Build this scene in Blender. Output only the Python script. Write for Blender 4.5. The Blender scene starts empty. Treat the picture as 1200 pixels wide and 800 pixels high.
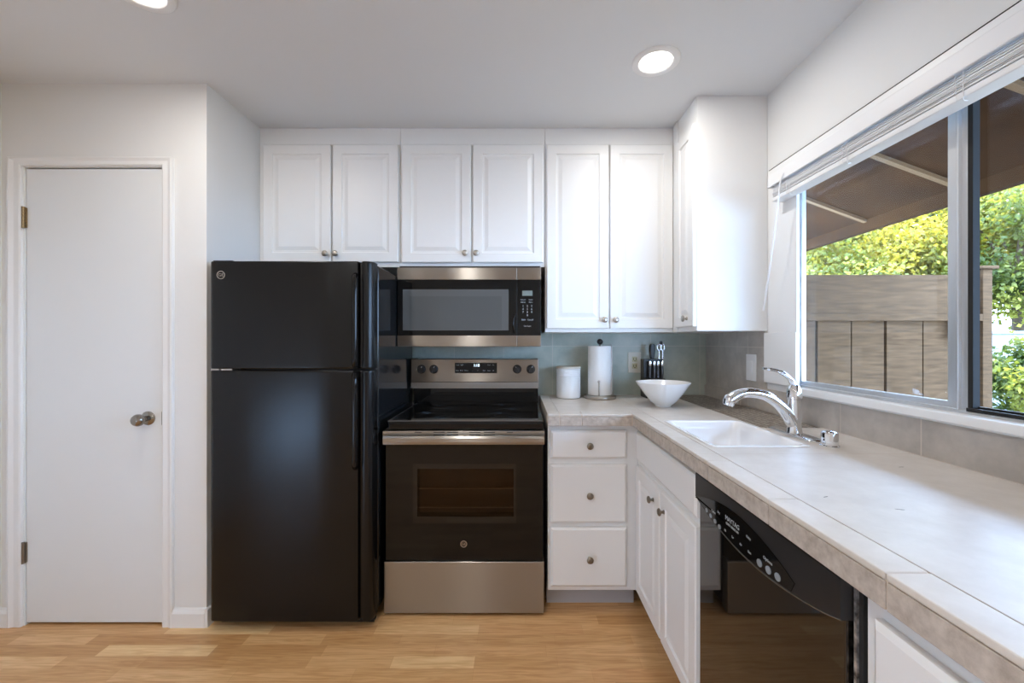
import bpy, bmesh, math, random
from mathutils import Vector, Matrix
random.seed(7)
PI = math.pi
SC = bpy.context.scene
COL = SC.collection

# ------------------------------------------------------------------ camera
cam_d = bpy.data.cameras.new('camera'); cam = bpy.data.objects.new('camera', cam_d); COL.objects.link(cam)
cam.location = (0, 0, 1.28); cam.rotation_euler = (PI/2, 0, 0)
cam_d.sensor_width = 36; cam_d.lens = 14.76; cam_d.shift_x = -6/1200; cam_d.shift_y = 0
cam_d.clip_start = 0.02
SC.camera = cam
# ------------------------------------------------------------------ view, sky, sun, daylight
SC.view_settings.view_transform = 'Standard'; SC.view_settings.look = 'None'
SC.view_settings.exposure = 0.14; SC.view_settings.gamma = 1.0
SC.view_settings.use_curve_mapping = False
W = bpy.data.worlds.new('sky'); SC.world = W; W.use_nodes = True
nt = W.node_tree; bg = nt.nodes['Background']
tc = nt.nodes.new('ShaderNodeTexCoord'); sp = nt.nodes.new('ShaderNodeSeparateXYZ'); cr = nt.nodes.new('ShaderNodeValToRGB')
nt.links.new(tc.outputs['Generated'], sp.inputs[0]); nt.links.new(sp.outputs['Z'], cr.inputs[0]); nt.links.new(cr.outputs[0], bg.inputs[0])
cr.color_ramp.elements[0].color = (0.42, 0.65, 1.0, 1); cr.color_ramp.elements[1].position = 0.7
cr.color_ramp.elements[1].color = (0.42, 0.62, 1.0, 1)
bg.inputs[1].default_value = 16.0
sd = bpy.data.lights.new('sun', 'SUN'); sun = bpy.data.objects.new('sun', sd); COL.objects.link(sun)
sd.energy = 22.0; sd.angle = 0.01; sd.color = (1, 0.9, 0.72)
sun.rotation_euler = Vector((-0.35, -0.50, -0.78)).to_track_quat('-Z', 'Y').to_euler()

def area(name, loc, target, sx, sy, power, color):
    d = bpy.data.lights.new(name, 'AREA'); o = bpy.data.objects.new(name, d); COL.objects.link(o)
    d.shape = 'RECTANGLE'; d.size = sx; d.size_y = sy; d.energy = power; d.color = color
    o.location = loc; o.rotation_euler = (Vector(target)-Vector(loc)).to_track_quat('-Z', 'Y').to_euler()
    return o
CAN_POWER = 5.0

# ------------------------------------------------------------------ constants measured from the photo
F, CX, CY, CZ = 492.0, 606.0, 400.0, 1.28
def PX(px, Y): return (px-CX)*Y/F
def PZ(py, Y): return CZ-(py-CY)*Y/F
YB, XR, XJ, YD, XL, ZC = 2.62, 1.183, -1.399, 1.892, -2.326, 2.44
ZT = 0.947            # worktop height

# ------------------------------------------------------------------ materials
def new_mat(name):
    m = bpy.data.materials.new(name); m.use_nodes = True
    return m, m.node_tree, m.node_tree.nodes['Principled BSDF']
def mat(name, col, rough=0.5, metal=0.0, bump=0.0, bscale=60.0, vary=0.0, vscale=5.0, coat=0.0, stretch=(1,1,1), spec=None, aniso=0):
    m, t, b = new_mat(name)
    b.inputs['Base Color'].default_value = (*col, 1); b.inputs['Roughness'].default_value = rough
    b.inputs['Metallic'].default_value = metal; b.inputs['Coat Weight'].default_value = coat
    b.inputs['Coat Roughness'].default_value = 0.04
    if spec is not None: b.inputs['Specular IOR Level'].default_value = spec
    g = t.nodes.new('ShaderNodeNewGeometry'); mp = t.nodes.new('ShaderNodeMapping'); mp.inputs['Scale'].default_value = stretch
    t.links.new(g.outputs['Position'], mp.inputs['Vector'])
    n = t.nodes.new('ShaderNodeTexNoise'); n.inputs['Scale'].default_value = bscale; n.inputs['Detail'].default_value = 3
    t.links.new(mp.outputs[0], n.inputs['Vector'])
    if bump:
        bp = t.nodes.new('ShaderNodeBump'); bp.inputs['Strength'].default_value = bump; bp.inputs['Distance'].default_value = 0.002
        t.links.new(n.outputs['Fac'], bp.inputs['Height']); t.links.new(bp.outputs[0], b.inputs['Normal'])
    if vary:
        n2 = t.nodes.new('ShaderNodeTexNoise'); n2.inputs['Scale'].default_value = vscale; n2.inputs['Detail'].default_value = 5
        t.links.new(mp.outputs[0], n2.inputs['Vector'])
        r = t.nodes.new('ShaderNodeValToRGB')
        r.color_ramp.elements[0].position = 0.3; r.color_ramp.elements[1].position = 0.7
        r.color_ramp.elements[0].color = (*[c*(1-vary) for c in col], 1)
        r.color_ramp.elements[1].color = (*[min(1, c*(1+vary)) for c in col], 1)
        t.links.new(n2.outputs['Fac'], r.inputs[0]); t.links.new(r.outputs[0], b.inputs['Base Color'])
    if aniso:
        b.inputs['Anisotropic'].default_value = aniso; b.inputs['Anisotropic Rotation'].default_value = 0.25
        tg = t.nodes.new('ShaderNodeTangent'); tg.direction_type = 'RADIAL'; tg.axis = 'Z'; t.links.new(tg.outputs[0], b.inputs['Tangent'])
    return m

def tile_mat(name, axes, size, off, c1, c2, grout, rough=0.3, gw=0.004, tint=None, nscale=9.0):
    """large stone tiles laid on a grid of two world axes"""
    m, t, b = new_mat(name); b.inputs['Roughness'].default_value = rough
    g = t.nodes.new('ShaderNodeNewGeometry'); s = t.nodes.new('ShaderNodeSeparateXYZ'); c = t.nodes.new('ShaderNodeCombineXYZ')
    t.links.new(g.outputs['Position'], s.inputs[0])
    for i, a in enumerate(axes):
        ad = t.nodes.new('ShaderNodeMath'); ad.operation = 'SUBTRACT'; ad.inputs[1].default_value = off[i]
        t.links.new(s.outputs['XYZ'.index(a)], ad.inputs[0]); t.links.new(ad.outputs[0], c.inputs[i])
    br = t.nodes.new('ShaderNodeTexBrick'); br.offset = 0; br.squash = 1
    for k, v in (('Scale', 1), ('Mortar Size', gw/2), ('Mortar Smooth', 0.1), ('Bias', 0), ('Brick Width', size[0]), ('Row Height', size[1])):
        br.inputs[k].default_value = v
    br.inputs['Color1'].default_value = (0, 0, 0, 1); br.inputs['Color2'].default_value = (1, 1, 1, 1)
    t.links.new(c.outputs[0], br.inputs['Vector'])
    n = t.nodes.new('ShaderNodeTexNoise'); n.inputs['Scale'].default_value = nscale; n.inputs['Detail'].default_value = 9; n.inputs['Roughness'].default_value = 0.62
    n.inputs['Distortion'].default_value = 0.15
    t.links.new(g.outputs['Position'], n.inputs['Vector'])
    r = t.nodes.new('ShaderNodeValToRGB'); r.color_ramp.elements[0].position = 0.33; r.color_ramp.elements[1].position = 0.68
    r.color_ramp.elements[0].color = (*c1, 1); r.color_ramp.elements[1].color = (*c2, 1)
    t.links.new(n.outputs['Fac'], r.inputs[0])
    mv = t.nodes.new('ShaderNodeMixRGB'); mv.blend_type = 'MULTIPLY'; mv.inputs[0].default_value = 0.10
    t.links.new(r.outputs[0], mv.inputs[1]); t.links.new(br.outputs['Color'], mv.inputs[2])
    mg = t.nodes.new('ShaderNodeMixRGB'); mg.inputs[2].default_value = (*grout, 1)
    t.links.new(br.outputs['Fac'], mg.inputs[0]); t.links.new(mv.outputs[0], mg.inputs[1])
    t.links.new(mg.outputs[0], b.inputs['Base Color'])
    bp = t.nodes.new('ShaderNodeBump'); bp.inputs['Strength'].default_value = 0.25; bp.inputs['Distance'].default_value = 0.003; bp.invert = True
    t.links.new(br.outputs['Fac'], bp.inputs['Height']); t.links.new(bp.outputs[0], b.inputs['Normal'])
    return m

def floor_mat():
    m, t, b = new_mat('oak_strip_laminate'); b.inputs['Roughness'].default_value = 0.34
    g = t.nodes.new('ShaderNodeNewGeometry')
    mp0 = t.nodes.new('ShaderNodeMapping'); mp0.inputs['Location'].default_value = (0.17, 0.02, 0)
    t.links.new(g.outputs['Position'], mp0.inputs[0])
    br = t.nodes.new('ShaderNodeTexBrick'); br.offset = 0.37; br.offset_frequency = 3; br.squash = 0.72; br.squash_frequency = 2
    for k, v in (('Scale', 1), ('Mortar Size', 0.0007), ('Mortar Smooth', 0.3), ('Bias', 0), ('Brick Width', 0.46), ('Row Height', 0.064)):
        br.inputs[k].default_value = v
    br.inputs['Color1'].default_value = (0, 0, 0, 1); br.inputs['Color2'].default_value = (1, 1, 1, 1); br.inputs['Mortar'].default_value = (0.1, 0.1, 0.1, 1)
    t.links.new(mp0.outputs[0], br.inputs['Vector'])
    r = t.nodes.new('ShaderNodeValToRGB'); e = r.color_ramp.elements
    e[0].color = (0.56, 0.30, 0.115, 1); e[1].color = (0.86, 0.60, 0.31, 1)
    k = e.new(0.45); k.color = (0.74, 0.46, 0.22, 1); k = e.new(0.75); k.color = (0.69, 0.40, 0.185, 1)
    t.links.new(br.outputs['Color'], r.inputs[0])
    mp = t.nodes.new('ShaderNodeMapping'); mp.inputs['Scale'].default_value = (1.6, 22, 1)
    t.links.new(g.outputs['Position'], mp.inputs[0])
    n = t.nodes.new('ShaderNodeTexNoise'); n.inputs['Scale'].default_value = 3; n.inputs['Detail'].default_value = 8; n.inputs['Distortion'].default_value = 1.4
    t.links.new(mp.outputs[0], n.inputs['Vector'])
    r2 = t.nodes.new('ShaderNodeValToRGB'); r2.color_ramp.elements[0].position = 0.35; r2.color_ramp.elements[1].position = 0.62
    r2.color_ramp.elements[0].color = (0.72, 0.60, 0.46, 1); r2.color_ramp.elements[1].color = (1, 1, 1, 1)
    t.links.new(n.outputs['Fac'], r2.inputs[0])
    mx = t.nodes.new('ShaderNodeMixRGB'); mx.blend_type = 'MULTIPLY'; mx.inputs[0].default_value = 0.75
    t.links.new(r.outputs[0], mx.inputs[1]); t.links.new(r2.outputs[0], mx.inputs[2]); t.links.new(mx.outputs[0], b.inputs['Base Color'])
    return m

def emis(name, col, s):
    m, t, b = new_mat(name); b.inputs['Base Color'].default_value = (*col, 1)
    b.inputs['Emission Color'].default_value = (*col, 1); b.inputs['Emission Strength'].default_value = s
    return m
def glass_mat(name, tint=(1, 1, 1), dark=0.0, f=1.45):
    m, t, b = new_mat(name); t.nodes.remove(b); out = t.nodes['Material Output']
    tr = t.nodes.new('ShaderNodeBsdfTransparent'); tr.inputs[0].default_value = (*tint, 1)
    gl = t.nodes.new('ShaderNodeBsdfGlossy'); gl.inputs['Roughness'].default_value = 0.02
    lw = t.nodes.new('ShaderNodeLayerWeight'); lw.inputs['Blend'].default_value = 0.5
    pw = t.nodes.new('ShaderNodeMath'); pw.operation = 'POWER'; pw.inputs[1].default_value = 5
    ma = t.nodes.new('ShaderNodeMath'); ma.operation = 'MULTIPLY_ADD'; ma.inputs[1].default_value = 0.7; ma.inputs[2].default_value = 0.022
    t.links.new(lw.outputs['Facing'], pw.inputs[0]); t.links.new(pw.outputs[0], ma.inputs[0])
    mx = t.nodes.new('ShaderNodeMixShader')
    t.links.new(ma.outputs[0], mx.inputs[0]); t.links.new(tr.outputs[0], mx.inputs[1]); t.links.new(gl.outputs[0], mx.inputs[2])
    t.links.new(mx.outputs[0], out.inputs[0])
    return m
def leaf_mat(name, ca, cb, sc=1.3):
    m, t, b = new_mat(name); out = t.nodes['Material Output']
    b.inputs['Roughness'].default_value = 0.5
    g = t.nodes.new('ShaderNodeNewGeometry'); n = t.nodes.new('ShaderNodeTexNoise'); n.inputs['Scale'].default_value = sc; n.inputs['Detail'].default_value = 6
    t.links.new(g.outputs['Position'], n.inputs['Vector'])
    r = t.nodes.new('ShaderNodeValToRGB'); r.color_ramp.elements[0].position = 0.38; r.color_ramp.elements[1].position = 0.62
    r.color_ramp.elements[0].color = (*ca, 1); r.color_ramp.elements[1].color = (*cb, 1)
    t.links.new(n.outputs['Fac'], r.inputs[0]); t.links.new(r.outputs[0], b.inputs['Base Color'])
    tl = t.nodes.new('ShaderNodeBsdfTranslucent'); t.links.new(r.outputs[0], tl.inputs[0])
    mx = t.nodes.new('ShaderNodeMixShader'); mx.inputs[0].default_value = 0.5
    t.links.new(b.outputs[0], mx.inputs[1]); t.links.new(tl.outputs[0], mx.inputs[2]); t.links.new(mx.outputs[0], out.inputs[0])
    return m

M = {}
M['wall'] = mat('white_wall_paint', (0.80, 0.80, 0.785), 0.6, bump=0.12, bscale=55)
M['ceil'] = mat('ceiling_paint', (0.76, 0.77, 0.78), 0.75, bump=0.1, bscale=80)
M['trim'] = mat('white_trim_paint', (0.84, 0.84, 0.83), 0.4)
M['cab'] = mat('white_cabinet_paint', (0.83, 0.83, 0.82), 0.38)
M['door'] = mat('white_door_paint', (0.79, 0.81, 0.815), 0.45)
M['floor'] = floor_mat()
M['tile_top'] = tile_mat('worktop_stone_tile', 'XY', (0.60, 0.915), (0.596, 0.33), (0.67, 0.61, 0.545), (0.77, 0.715, 0.655), (0.58, 0.50, 0.42), 0.34, gw=0.003, nscale=14)
M['tile_edge'] = mat('stone_edge_tile', (0.47, 0.415, 0.36), 0.4, vary=0.24, vscale=26, bump=0.15, bscale=90)
M['grout'] = mat('sand_grout', (0.70, 0.60, 0.48), 0.8)
M['tile_back'] = tile_mat('backsplash_stone_tile', 'XZ', (0.305, 0.305), (0.22, ZT), (0.43, 0.49, 0.43), (0.60, 0.63, 0.55), (0.62, 0.60, 0.53), 0.33)
M['tile_side'] = tile_mat('side_backsplash_stone_tile', 'YZ', (0.305, 0.305), (0.0, ZT), (0.42, 0.385, 0.35), (0.60, 0.55, 0.50), (0.62, 0.56, 0.50), 0.33)
M['mosaic'] = tile_mat('pebble_mosaic', 'XY', (0.026, 0.026), (0, 0), (0.16, 0.11, 0.08), (0.62, 0.56, 0.47), (0.12, 0.10, 0.08), 0.4, gw=0.006, nscale=45)
M['black'] = mat('black_textured_enamel', (0.005, 0.005, 0.005), 0.24, bump=0.10, bscale=420, spec=0.32)
M['blackside'] = mat('black_cabinet_steel', (0.010, 0.012, 0.014), 0.10, bump=0.03, bscale=300)
M['blackgloss'] = mat('black_gloss', (0.006, 0.006, 0.006), 0.05, spec=0.30)
M['blackmat'] = mat('black_plastic', (0.012, 0.012, 0.013), 0.35)
M['dark'] = mat('dark_recess', (0.01, 0.01, 0.01), 0.8)
M['steel'] = mat('brushed_stainless', (0.34, 0.32, 0.295), 0.28, 1.0, bump=0.02, bscale=12, stretch=(0.6, 0.6, 45), aniso=1.0)
M['nickel'] = mat('satin_nickel', (0.50, 0.47, 0.43), 0.28, 1.0)
M['nickeldark'] = mat('aged_nickel', (0.26, 0.23, 0.19), 0.35, 1.0)
M['chrome'] = mat('chrome', (0.80, 0.82, 0.85), 0.07, 1.0)
M['alu'] = mat('window_aluminium', (0.62, 0.63, 0.64), 0.36, 0.75)
M['brass'] = mat('aged_brass', (0.30, 0.22, 0.12), 0.4, 0.9, vary=0.4, vscale=300)
M['sink'] = mat('white_enamel', (0.88, 0.88, 0.89), 0.12)
M['ceramic'] = mat('white_ceramic', (0.86, 0.86, 0.85), 0.2)
M['cream'] = mat('cream_lid', (0.72, 0.66, 0.55), 0.5)
M['paper'] = mat('paper_towel', (0.90, 0.90, 0.89), 0.9, bump=0.5, bscale=160)
M['plastic'] = mat('almond_plastic', (0.70, 0.66, 0.56), 0.4)
M['whiteplastic'] = mat('white_plastic', (0.85, 0.85, 0.85), 0.35)
M['blind'] = mat('white_blind_slats', (0.84, 0.84, 0.84), 0.45)
M['mwglass'] = mat('screened_microwave_glass', (0.085, 0.09, 0.09), 0.10)
M['ovenglass'] = glass_mat('tinted_oven_glass', (0.50, 0.42, 0.34), f=1.5)
M['glass'] = glass_mat('window_glass')
M['print'] = mat('grey_print', (0.42, 0.46, 0.48), 0.5)
M['printwhite'] = mat('white_print', (0.75, 0.77, 0.80), 0.5)
M['lcd'] = mat('grey_display', (0.17, 0.21, 0.20), 0.25)
M['digits'] = emis('display_digits', (0.75, 0.90, 1.0), 1.6)
M['lamp'] = emis('lamp_diffuser', (1.0, 0.97, 0.92), 6.0)
M['fence'] = mat('weathered_fence_wood', (0.115, 0.066, 0.033), 0.9, spec=0.15, vary=0.28, vscale=9, bump=0.12, bscale=30, stretch=(1, 1, 7))
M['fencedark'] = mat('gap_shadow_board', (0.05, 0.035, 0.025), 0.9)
M['roofwood'] = mat('brown_stained_plywood', (0.048, 0.019, 0.005), 0.95, spec=0.1, vary=0.35, vscale=3)
M['batten'] = mat('pale_pine', (0.20, 0.11, 0.045), 0.6)
M['gardenwall'] = mat('white_painted_boards', (0.34, 0.36, 0.38), 0.6, vary=0.08, vscale=4)
M['soil'] = mat('garden_soil', (0.06, 0.05, 0.025), 0.9, vary=0.3)
M['bark'] = mat('tree_bark', (0.10, 0.065, 0.035), 0.9, vary=0.4, vscale=12)
M['leafy'] = leaf_mat('yellow_green_leaves', (0.08, 0.13, 0.015), (0.50, 0.38, 0.035))
M['leafg'] = leaf_mat('green_leaves', (0.07, 0.10, 0.014), (0.34, 0.32, 0.045))
M['rust'] = mat('rusty_iron', (0.12, 0.035, 0.015), 0.8)

# ------------------------------------------------------------------ mesh helpers
ORG = {}
def link(name, bm, m, parent=None, org=None, smooth=False, bevel=0.0, seg=2, weld=False):
    """bm is in WORLD coordinates; the object gets its own origin and, as a part, its parent's"""
    bmesh.ops.recalc_face_normals(bm, faces=bm.faces)
    me = bpy.data.meshes.new(name)
    if parent is not None: o0 = ORG[parent.name]
    elif org is not None: o0 = Vector(org)
    else:
        xs = [v.co.x for v in bm.verts]; ys = [v.co.y for v in bm.verts]; zs = [v.co.z for v in bm.verts]
        o0 = Vector(((min(xs)+max(xs))/2, (min(ys)+max(ys))/2, min(zs)))
    bmesh.ops.translate(bm, vec=-o0, verts=bm.verts)
    bm.to_mesh(me); bm.free()
    me.materials.append(m)
    if smooth:
        for p in me.polygons: p.use_smooth = True
    o = bpy.data.objects.new(name, me); COL.objects.link(o)
    if parent is not None: o.parent = parent
    else: o.location = o0
    ORG[o.name] = o0
    if bevel:
        b = o.modifiers.new('bevel', 'BEVEL'); b.width = bevel; b.segments = seg; b.limit_method = 'ANGLE'; b.angle_limit = math.radians(40)
        if smooth or True:
            for p in me.polygons: p.use_smooth = True
            w = o.modifiers.new('wn', 'WEIGHTED_NORMAL'); w.keep_sharp = False
    elif smooth:
        try: me.set_sharp_from_angle(angle=math.radians(40))
        except Exception: pass
    return o
def tag(o, label=None, cat=None, group=None, kind=None):
    if label: o['label'] = label
    if cat: o['category'] = cat
    if group: o['group'] = group
    if kind: o['kind'] = kind
    return o
def thing(name, loc, label, cat, group=None):
    o = bpy.data.objects.new(name, None); COL.objects.link(o); o.location = loc; o.empty_display_size = 0.05
    ORG[o.name] = Vector(loc)
    return tag(o, label, cat, group)
def struct(o, label=None):
    return tag(o, label, None, None, 'structure')

def B(*boxes):
    bm = bmesh.new()
    for b in boxes: addbox(bm, *b)
    return bm
def addbox(bm, x0, x1, y0, y1, z0, z1, M4=None):
    vs = [bm.verts.new(Vector((x, y, z)) if M4 is None else M4 @ Vector((x, y, z))) for z in (z0, z1) for y in (y0, y1) for x in (x0, x1)]
    for f in ((0,2,3,1),(4,5,7,6),(0,1,5,4),(1,3,7,5),(3,2,6,7),(2,0,4,6)): bm.faces.new([vs[i] for i in f])
def loft(bm, rings, cap0=True, cap1=True, closed=True):
    R = [[bm.verts.new(p) for p in r] for r in rings]; n = len(R[0])
    for a, b in zip(R, R[1:]):
        for i in range(n if closed else n-1):
            j = (i+1) % n
            try: bm.faces.new((a[i], a[j], b[j], b[i]))
            except ValueError: pass
    if cap0: bm.faces.new(R[0][::-1])
    if cap1: bm.faces.new(R[-1])
def lathe(bm, prof, M4=None, n=28, cap=True):
    """profile (r, z) turned about local z"""
    T = M4 or Matrix()
    rings = [[T @ Vector((max(r, 1e-4)*math.cos(2*PI*k/n), max(r, 1e-4)*math.sin(2*PI*k/n), z)) for k in range(n)] for r, z in prof]
    loft(bm, rings, cap, cap)
def tube(bm, pts, rad, n=12, cap=True, sy=1.0):
    pts = [Vector(p) for p in pts]; rr = rad if isinstance(rad, (list, tuple)) else [rad]*len(pts)
    rings = []; up = None
    for i, p in enumerate(pts):
        d = (pts[min(i+1, len(pts)-1)]-pts[max(i-1, 0)]).normalized()
        if up is None:
            up = Vector((0, 0, 1)) if abs(d.z) < 0.9 else Vector((0, 1, 0))
        s = d.cross(up).normalized(); up = s.cross(d).normalized()
        rings.append([p+(s*math.cos(2*PI*k/n)+up*math.sin(2*PI*k/n)*sy)*rr[i] for k in range(n)])
    loft(bm, rings, cap, cap)
def smooth_path(pts, k=8):
    """Catmull-Rom through pts of equal-length tuples"""
    out = []; P = [pts[0]]+list(pts)+[pts[-1]]
    for i in range(1, len(P)-2):
        for j in range(k):
            t = j/k
            out.append(tuple(0.5*((2*b)+(-a+c)*t+(2*a-5*b+4*c-d)*t*t+(-a+3*b-3*c+d)*t**3) for a, b, c, d in zip(P[i-1], P[i], P[i+1], P[i+2])))
    out.append(tuple(pts[-1])); return out
def plate(us, vs, keep, w0, w1, axes):
    """plate from kept cells of a grid; axes maps (u, v, w) to xyz, e.g. 'XYZ' u->X v->Y w->Z"""
    bm = bmesh.new(); cache = {}
    def P(i, j, k):
        if (i, j, k) not in cache:
            d = {axes[0]: us[i], axes[1]: vs[j], axes[2]: (w0, w1)[k]}
            cache[(i, j, k)] = bm.verts.new((d['X'], d['Y'], d['Z']))
        return cache[(i, j, k)]
    K = lambda i, j: 0 <= i < len(us)-1 and 0 <= j < len(vs)-1 and keep((us[i]+us[i+1])/2, (vs[j]+vs[j+1])/2)
    for i in range(len(us)-1):
        for j in range(len(vs)-1):
            if not K(i, j): continue
            for k in (0, 1): bm.faces.new([P(i, j, k), P(i+1, j, k), P(i+1, j+1, k), P(i, j+1, k)])
            for (di, dj, a, b) in ((-1,0,(0,0),(0,1)), (1,0,(1,0),(1,1)), (0,-1,(0,0),(1,0)), (0,1,(0,1),(1,1))):
                if not K(i+di, j+dj):
                    bm.faces.new([P(i+a[0], j+a[1], 0), P(i+b[0], j+b[1], 0), P(i+b[0], j+b[1], 1), P(i+a[0], j+a[1], 1)])
    return bm
def frame(x, y, z, rot=0.0): return Matrix.Translation((x, y, z)) @ Matrix.Rotation(rot, 4, 'Z')
LEFT = -PI/2          # local front (-Y) turned to face world -X; local x then runs towards -Y

def rect_ring(w, h, ins, y, T):
    return [T @ Vector(p) for p in ((ins, y, ins), (w-ins, y, ins), (w-ins, y, h-ins), (ins, y, h-ins))]
def panel_door(name, w, h, T, parent, label=None, t=0.02, raised=True, fr=0.05):
    """T places the door's lower-left-back corner; the front faces local -Y"""
    bm = bmesh.new()
    if raised:
        L = [(0, 0), (0, -t+0.004), (0.004, -t), (fr, -t), (fr+0.004, -t+0.006), (fr+0.014, -t+0.007), (fr+0.034, -t+0.001), (fr+0.036, -t+0.001)]
    else:
        L = [(0, 0), (0, -t+0.007), (0.003, -t+0.005), (0.010, -t), (0.012, -t)]
    loft(bm, [rect_ring(w, h, i, y, T) for i, y in L])
    o = link(name, bm, M['cab'], parent)
    if label: o['label'] = label
    return o
def cup_knob(parent, x, y, z, rot=0.0, m='nickel', s=1.0, label=None):
    T = Matrix.Translation((x, y, z)) @ Matrix.Rotation(rot, 4, 'Z') @ Matrix.Rotation(PI/2, 4, 'X')   # local +z becomes -Y
    bm = bmesh.new()
    pr = [(0.009, 0), (0.009, 0.002), (0.006, 0.004), (0.0055, 0.012), (0.010, 0.015), (0.0155, 0.018), (0.016, 0.022), (0.013, 0.026), (0.006, 0.028), (0.001, 0.0285)]
    lathe(bm, [(r*s, q*s) for r, q in pr], T, 24)
    o = link('knob', bm, M[m], parent, smooth=True)
    if label: o['label'] = label
    return o
def text_bm(bm, s, size, T, align='CENTER', bold=False):
    """letters standing in local XZ, facing local -Y"""
    c = bpy.data.curves.new('t', 'FONT'); c.body = s; c.size = size; c.align_x = align; c.align_y = 'CENTER'; c.extrude = 0.0003
    c.resolution_u = 2
    if bold: c.offset = size*0.02
    o = bpy.data.objects.new('t', c); COL.objects.link(o)
    dg = bpy.context.evaluated_depsgraph_get(); me = bpy.data.meshes.new_from_object(o.evaluated_get(dg))
    me.transform(T @ Matrix.Rotation(PI/2, 4, 'X'))
    bm.from_mesh(me); bpy.data.objects.remove(o); bpy.data.curves.remove(c); bpy.data.meshes.remove(me)

# ================================================================== THE SETTING
ROOM_Y0 = -3.2
struct(link('floor', B((XL-0.1, 1.30, ROOM_Y0-0.1, YB+0.12, -0.06, 0)), M['floor']))
struct(link('ceiling', plate([XL-0.1, PX(164, 1.385)-0.068, PX(164, 1.385)+0.068, PX(768.5, 1.74)-0.068, PX(768.5, 1.74)+0.068, 1.30],
            [ROOM_Y0-0.1, 1.385-0.068, 1.385+0.068, 1.74-0.068, 1.74+0.068, YB+0.12],
            lambda u, v: not (abs(u-PX(164, 1.385)) < 0.06 and abs(v-1.385) < 0.06) and not (abs(u-PX(768.5, 1.74)) < 0.06 and abs(v-1.74) < 0.06), ZC, ZC+0.012, 'XYZ'), M['ceil']))
struct(link('ceiling_structure', B((XL-0.1, 1.30, ROOM_Y0-0.1, YB+0.12, ZC+0.13, ZC+0.18), (XL-0.1, 1.30, YB+0.1, YB+0.12, ZC+0.012, ZC+0.13), (XL-0.1, 1.30, ROOM_Y0-0.1, ROOM_Y0-0.08, ZC+0.012, ZC+0.13),
            (XL-0.1, XL-0.08, ROOM_Y0, YB+0.1, ZC+0.012, ZC+0.13), (1.28, 1.30, ROOM_Y0, YB+0.1, ZC+0.012, ZC+0.13)), M['ceil']))
struct(link('wall_back', B((XL-0.1, 1.30, YB, YB+0.12, 0, ZC)), M['wall']))
struct(link('wall_rear', B((XL-0.1, 1.30, ROOM_Y0-0.1, ROOM_Y0, 0, ZC)), M['wall']))
struct(link('wall_far_left', plate([ROOM_Y0, -1.35, -0.45, YB], [0, 0.05, 0.65, ZC], lambda u, v: not (-1.35 < u < -0.45 and 0.05 < v < 0.65), XL-0.1, XL, 'YZX'), M['wall']))
struct(link('added_sky_opening', plate([-1.35, -1.33, -0.47, -0.45], [0.05, 0.07, 0.63, 0.65], lambda u, v: not (-1.33 < u < -0.47 and 0.07 < v < 0.63), XL-0.07, XL-0.03, 'YZX'), M['trim']))  # frame of a wall opening added to throw blue skylight onto the refrigerator
# pantry wall with its doorway, turning back beside the refrigerator
DX0, DX1, DZ = PX(29, YD), PX(191, YD), PZ(197, YD)+0.004
bm = plate([XL, DX0-0.004, DX1+0.004, XJ], [0, DZ+0.004, ZC], lambda u, v: not (DX0 < u < DX1 and v < DZ), YD, YD+0.1, 'XZY')
addbox(bm, XJ-0.1, XJ, YD+0.1, YB, 0, ZC)
struct(link('wall_left', bm, M['wall']))
# right wall with its window opening
WY0, WY1, WZ0, WZ1 = 0.15, 1.80, 1.062, 2.03
bm = plate([ROOM_Y0, WY0, WY1, YB], [0, WZ0, WZ1, ZC], lambda u, v: not (WY0 < u < WY1 and WZ0 < v < WZ1), XR, XR+0.045, 'YZX')
struct(link('wall_right', bm, M['wall']))

# pantry door
d1 = thing('door_1', ((DX0+DX1)/2, YD+0.02, 0), 'plain white flush pantry door with silver knob', 'door'); d1['kind'] = 'structure'; del d1['category']
link('door_leaf', B((DX0+0.003, DX1-0.003, YD+0.004, YD+0.04, 0.012, DZ-0.006)), M['door'], d1, bevel=0.002)
link('door_jamb', B((DX0-0.004, DX0, YD, YD+0.1, 0, DZ), (DX1, DX1+0.004, YD, YD+0.1, 0, DZ), (DX0-0.004, DX1+0.004, YD, YD+0.1, DZ, DZ+0.004), (DX0, DX0+0.012, YD+0.042, YD+0.07, 0, DZ), (DX1-0.012, DX1, YD+0.042, YD+0.07, 0, DZ), (DX0, DX1, YD+0.042, YD+0.07, DZ-0.012, DZ)), M['trim'], d1)
def casing_bm(x0, x1, z1, wl, wr, wt):
    bm = bmesh.new()
    prof = [(0.0, 0.0), (0.0, -0.008), (0.2, -0.014), (0.75, -0.011), (1.0, -0.016)]   # from inner edge outwards
    def sweep(a, b, c, d): pass
    n = []
    for s, y in ((0, 0), (0, -0.010), (0.12, -0.013), (0.55, -0.011), (0.85, -0.017), (1.0, -0.015), (1.0, 0)):
        n.append([Vector((x0-wl*s, YD+y, 0)), Vector((x0-wl*s, YD+y, z1+wt*s)), Vector((x1+wr*s, YD+y, z1+wt*s)), Vector((x1+wr*s, YD+y, 0))])
    loft(bm, n, False, False, closed=False)
    bm.faces.new([bm.verts.new(r[0]) for r in n]); bm.faces.new([bm.verts.new(r[3]) for r in n])
    return bm
link('door_casing', casing_bm(DX0-0.006, DX1+0.004, DZ+0.004, 0.058, 0.048, 0.038), M['trim'], d1)
for py, mm in ((255, 'brass'), (647, 'nickeldark')):
    z = PZ(py, YD); bm = B((DX0-0.010, DX0+0.008, YD-0.003, YD+0.01, z-0.045, z+0.045))
    lathe(bm, [(0.006, -0.048), (0.006, 0.048)], Matrix.Translation((DX0, YD-0.006, z)), 14)
    h = link('hinge', bm, M[mm], d1); h['label'] = 'brown aged hinge' if mm == 'brass' else 'dark steel hinge'
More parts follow.
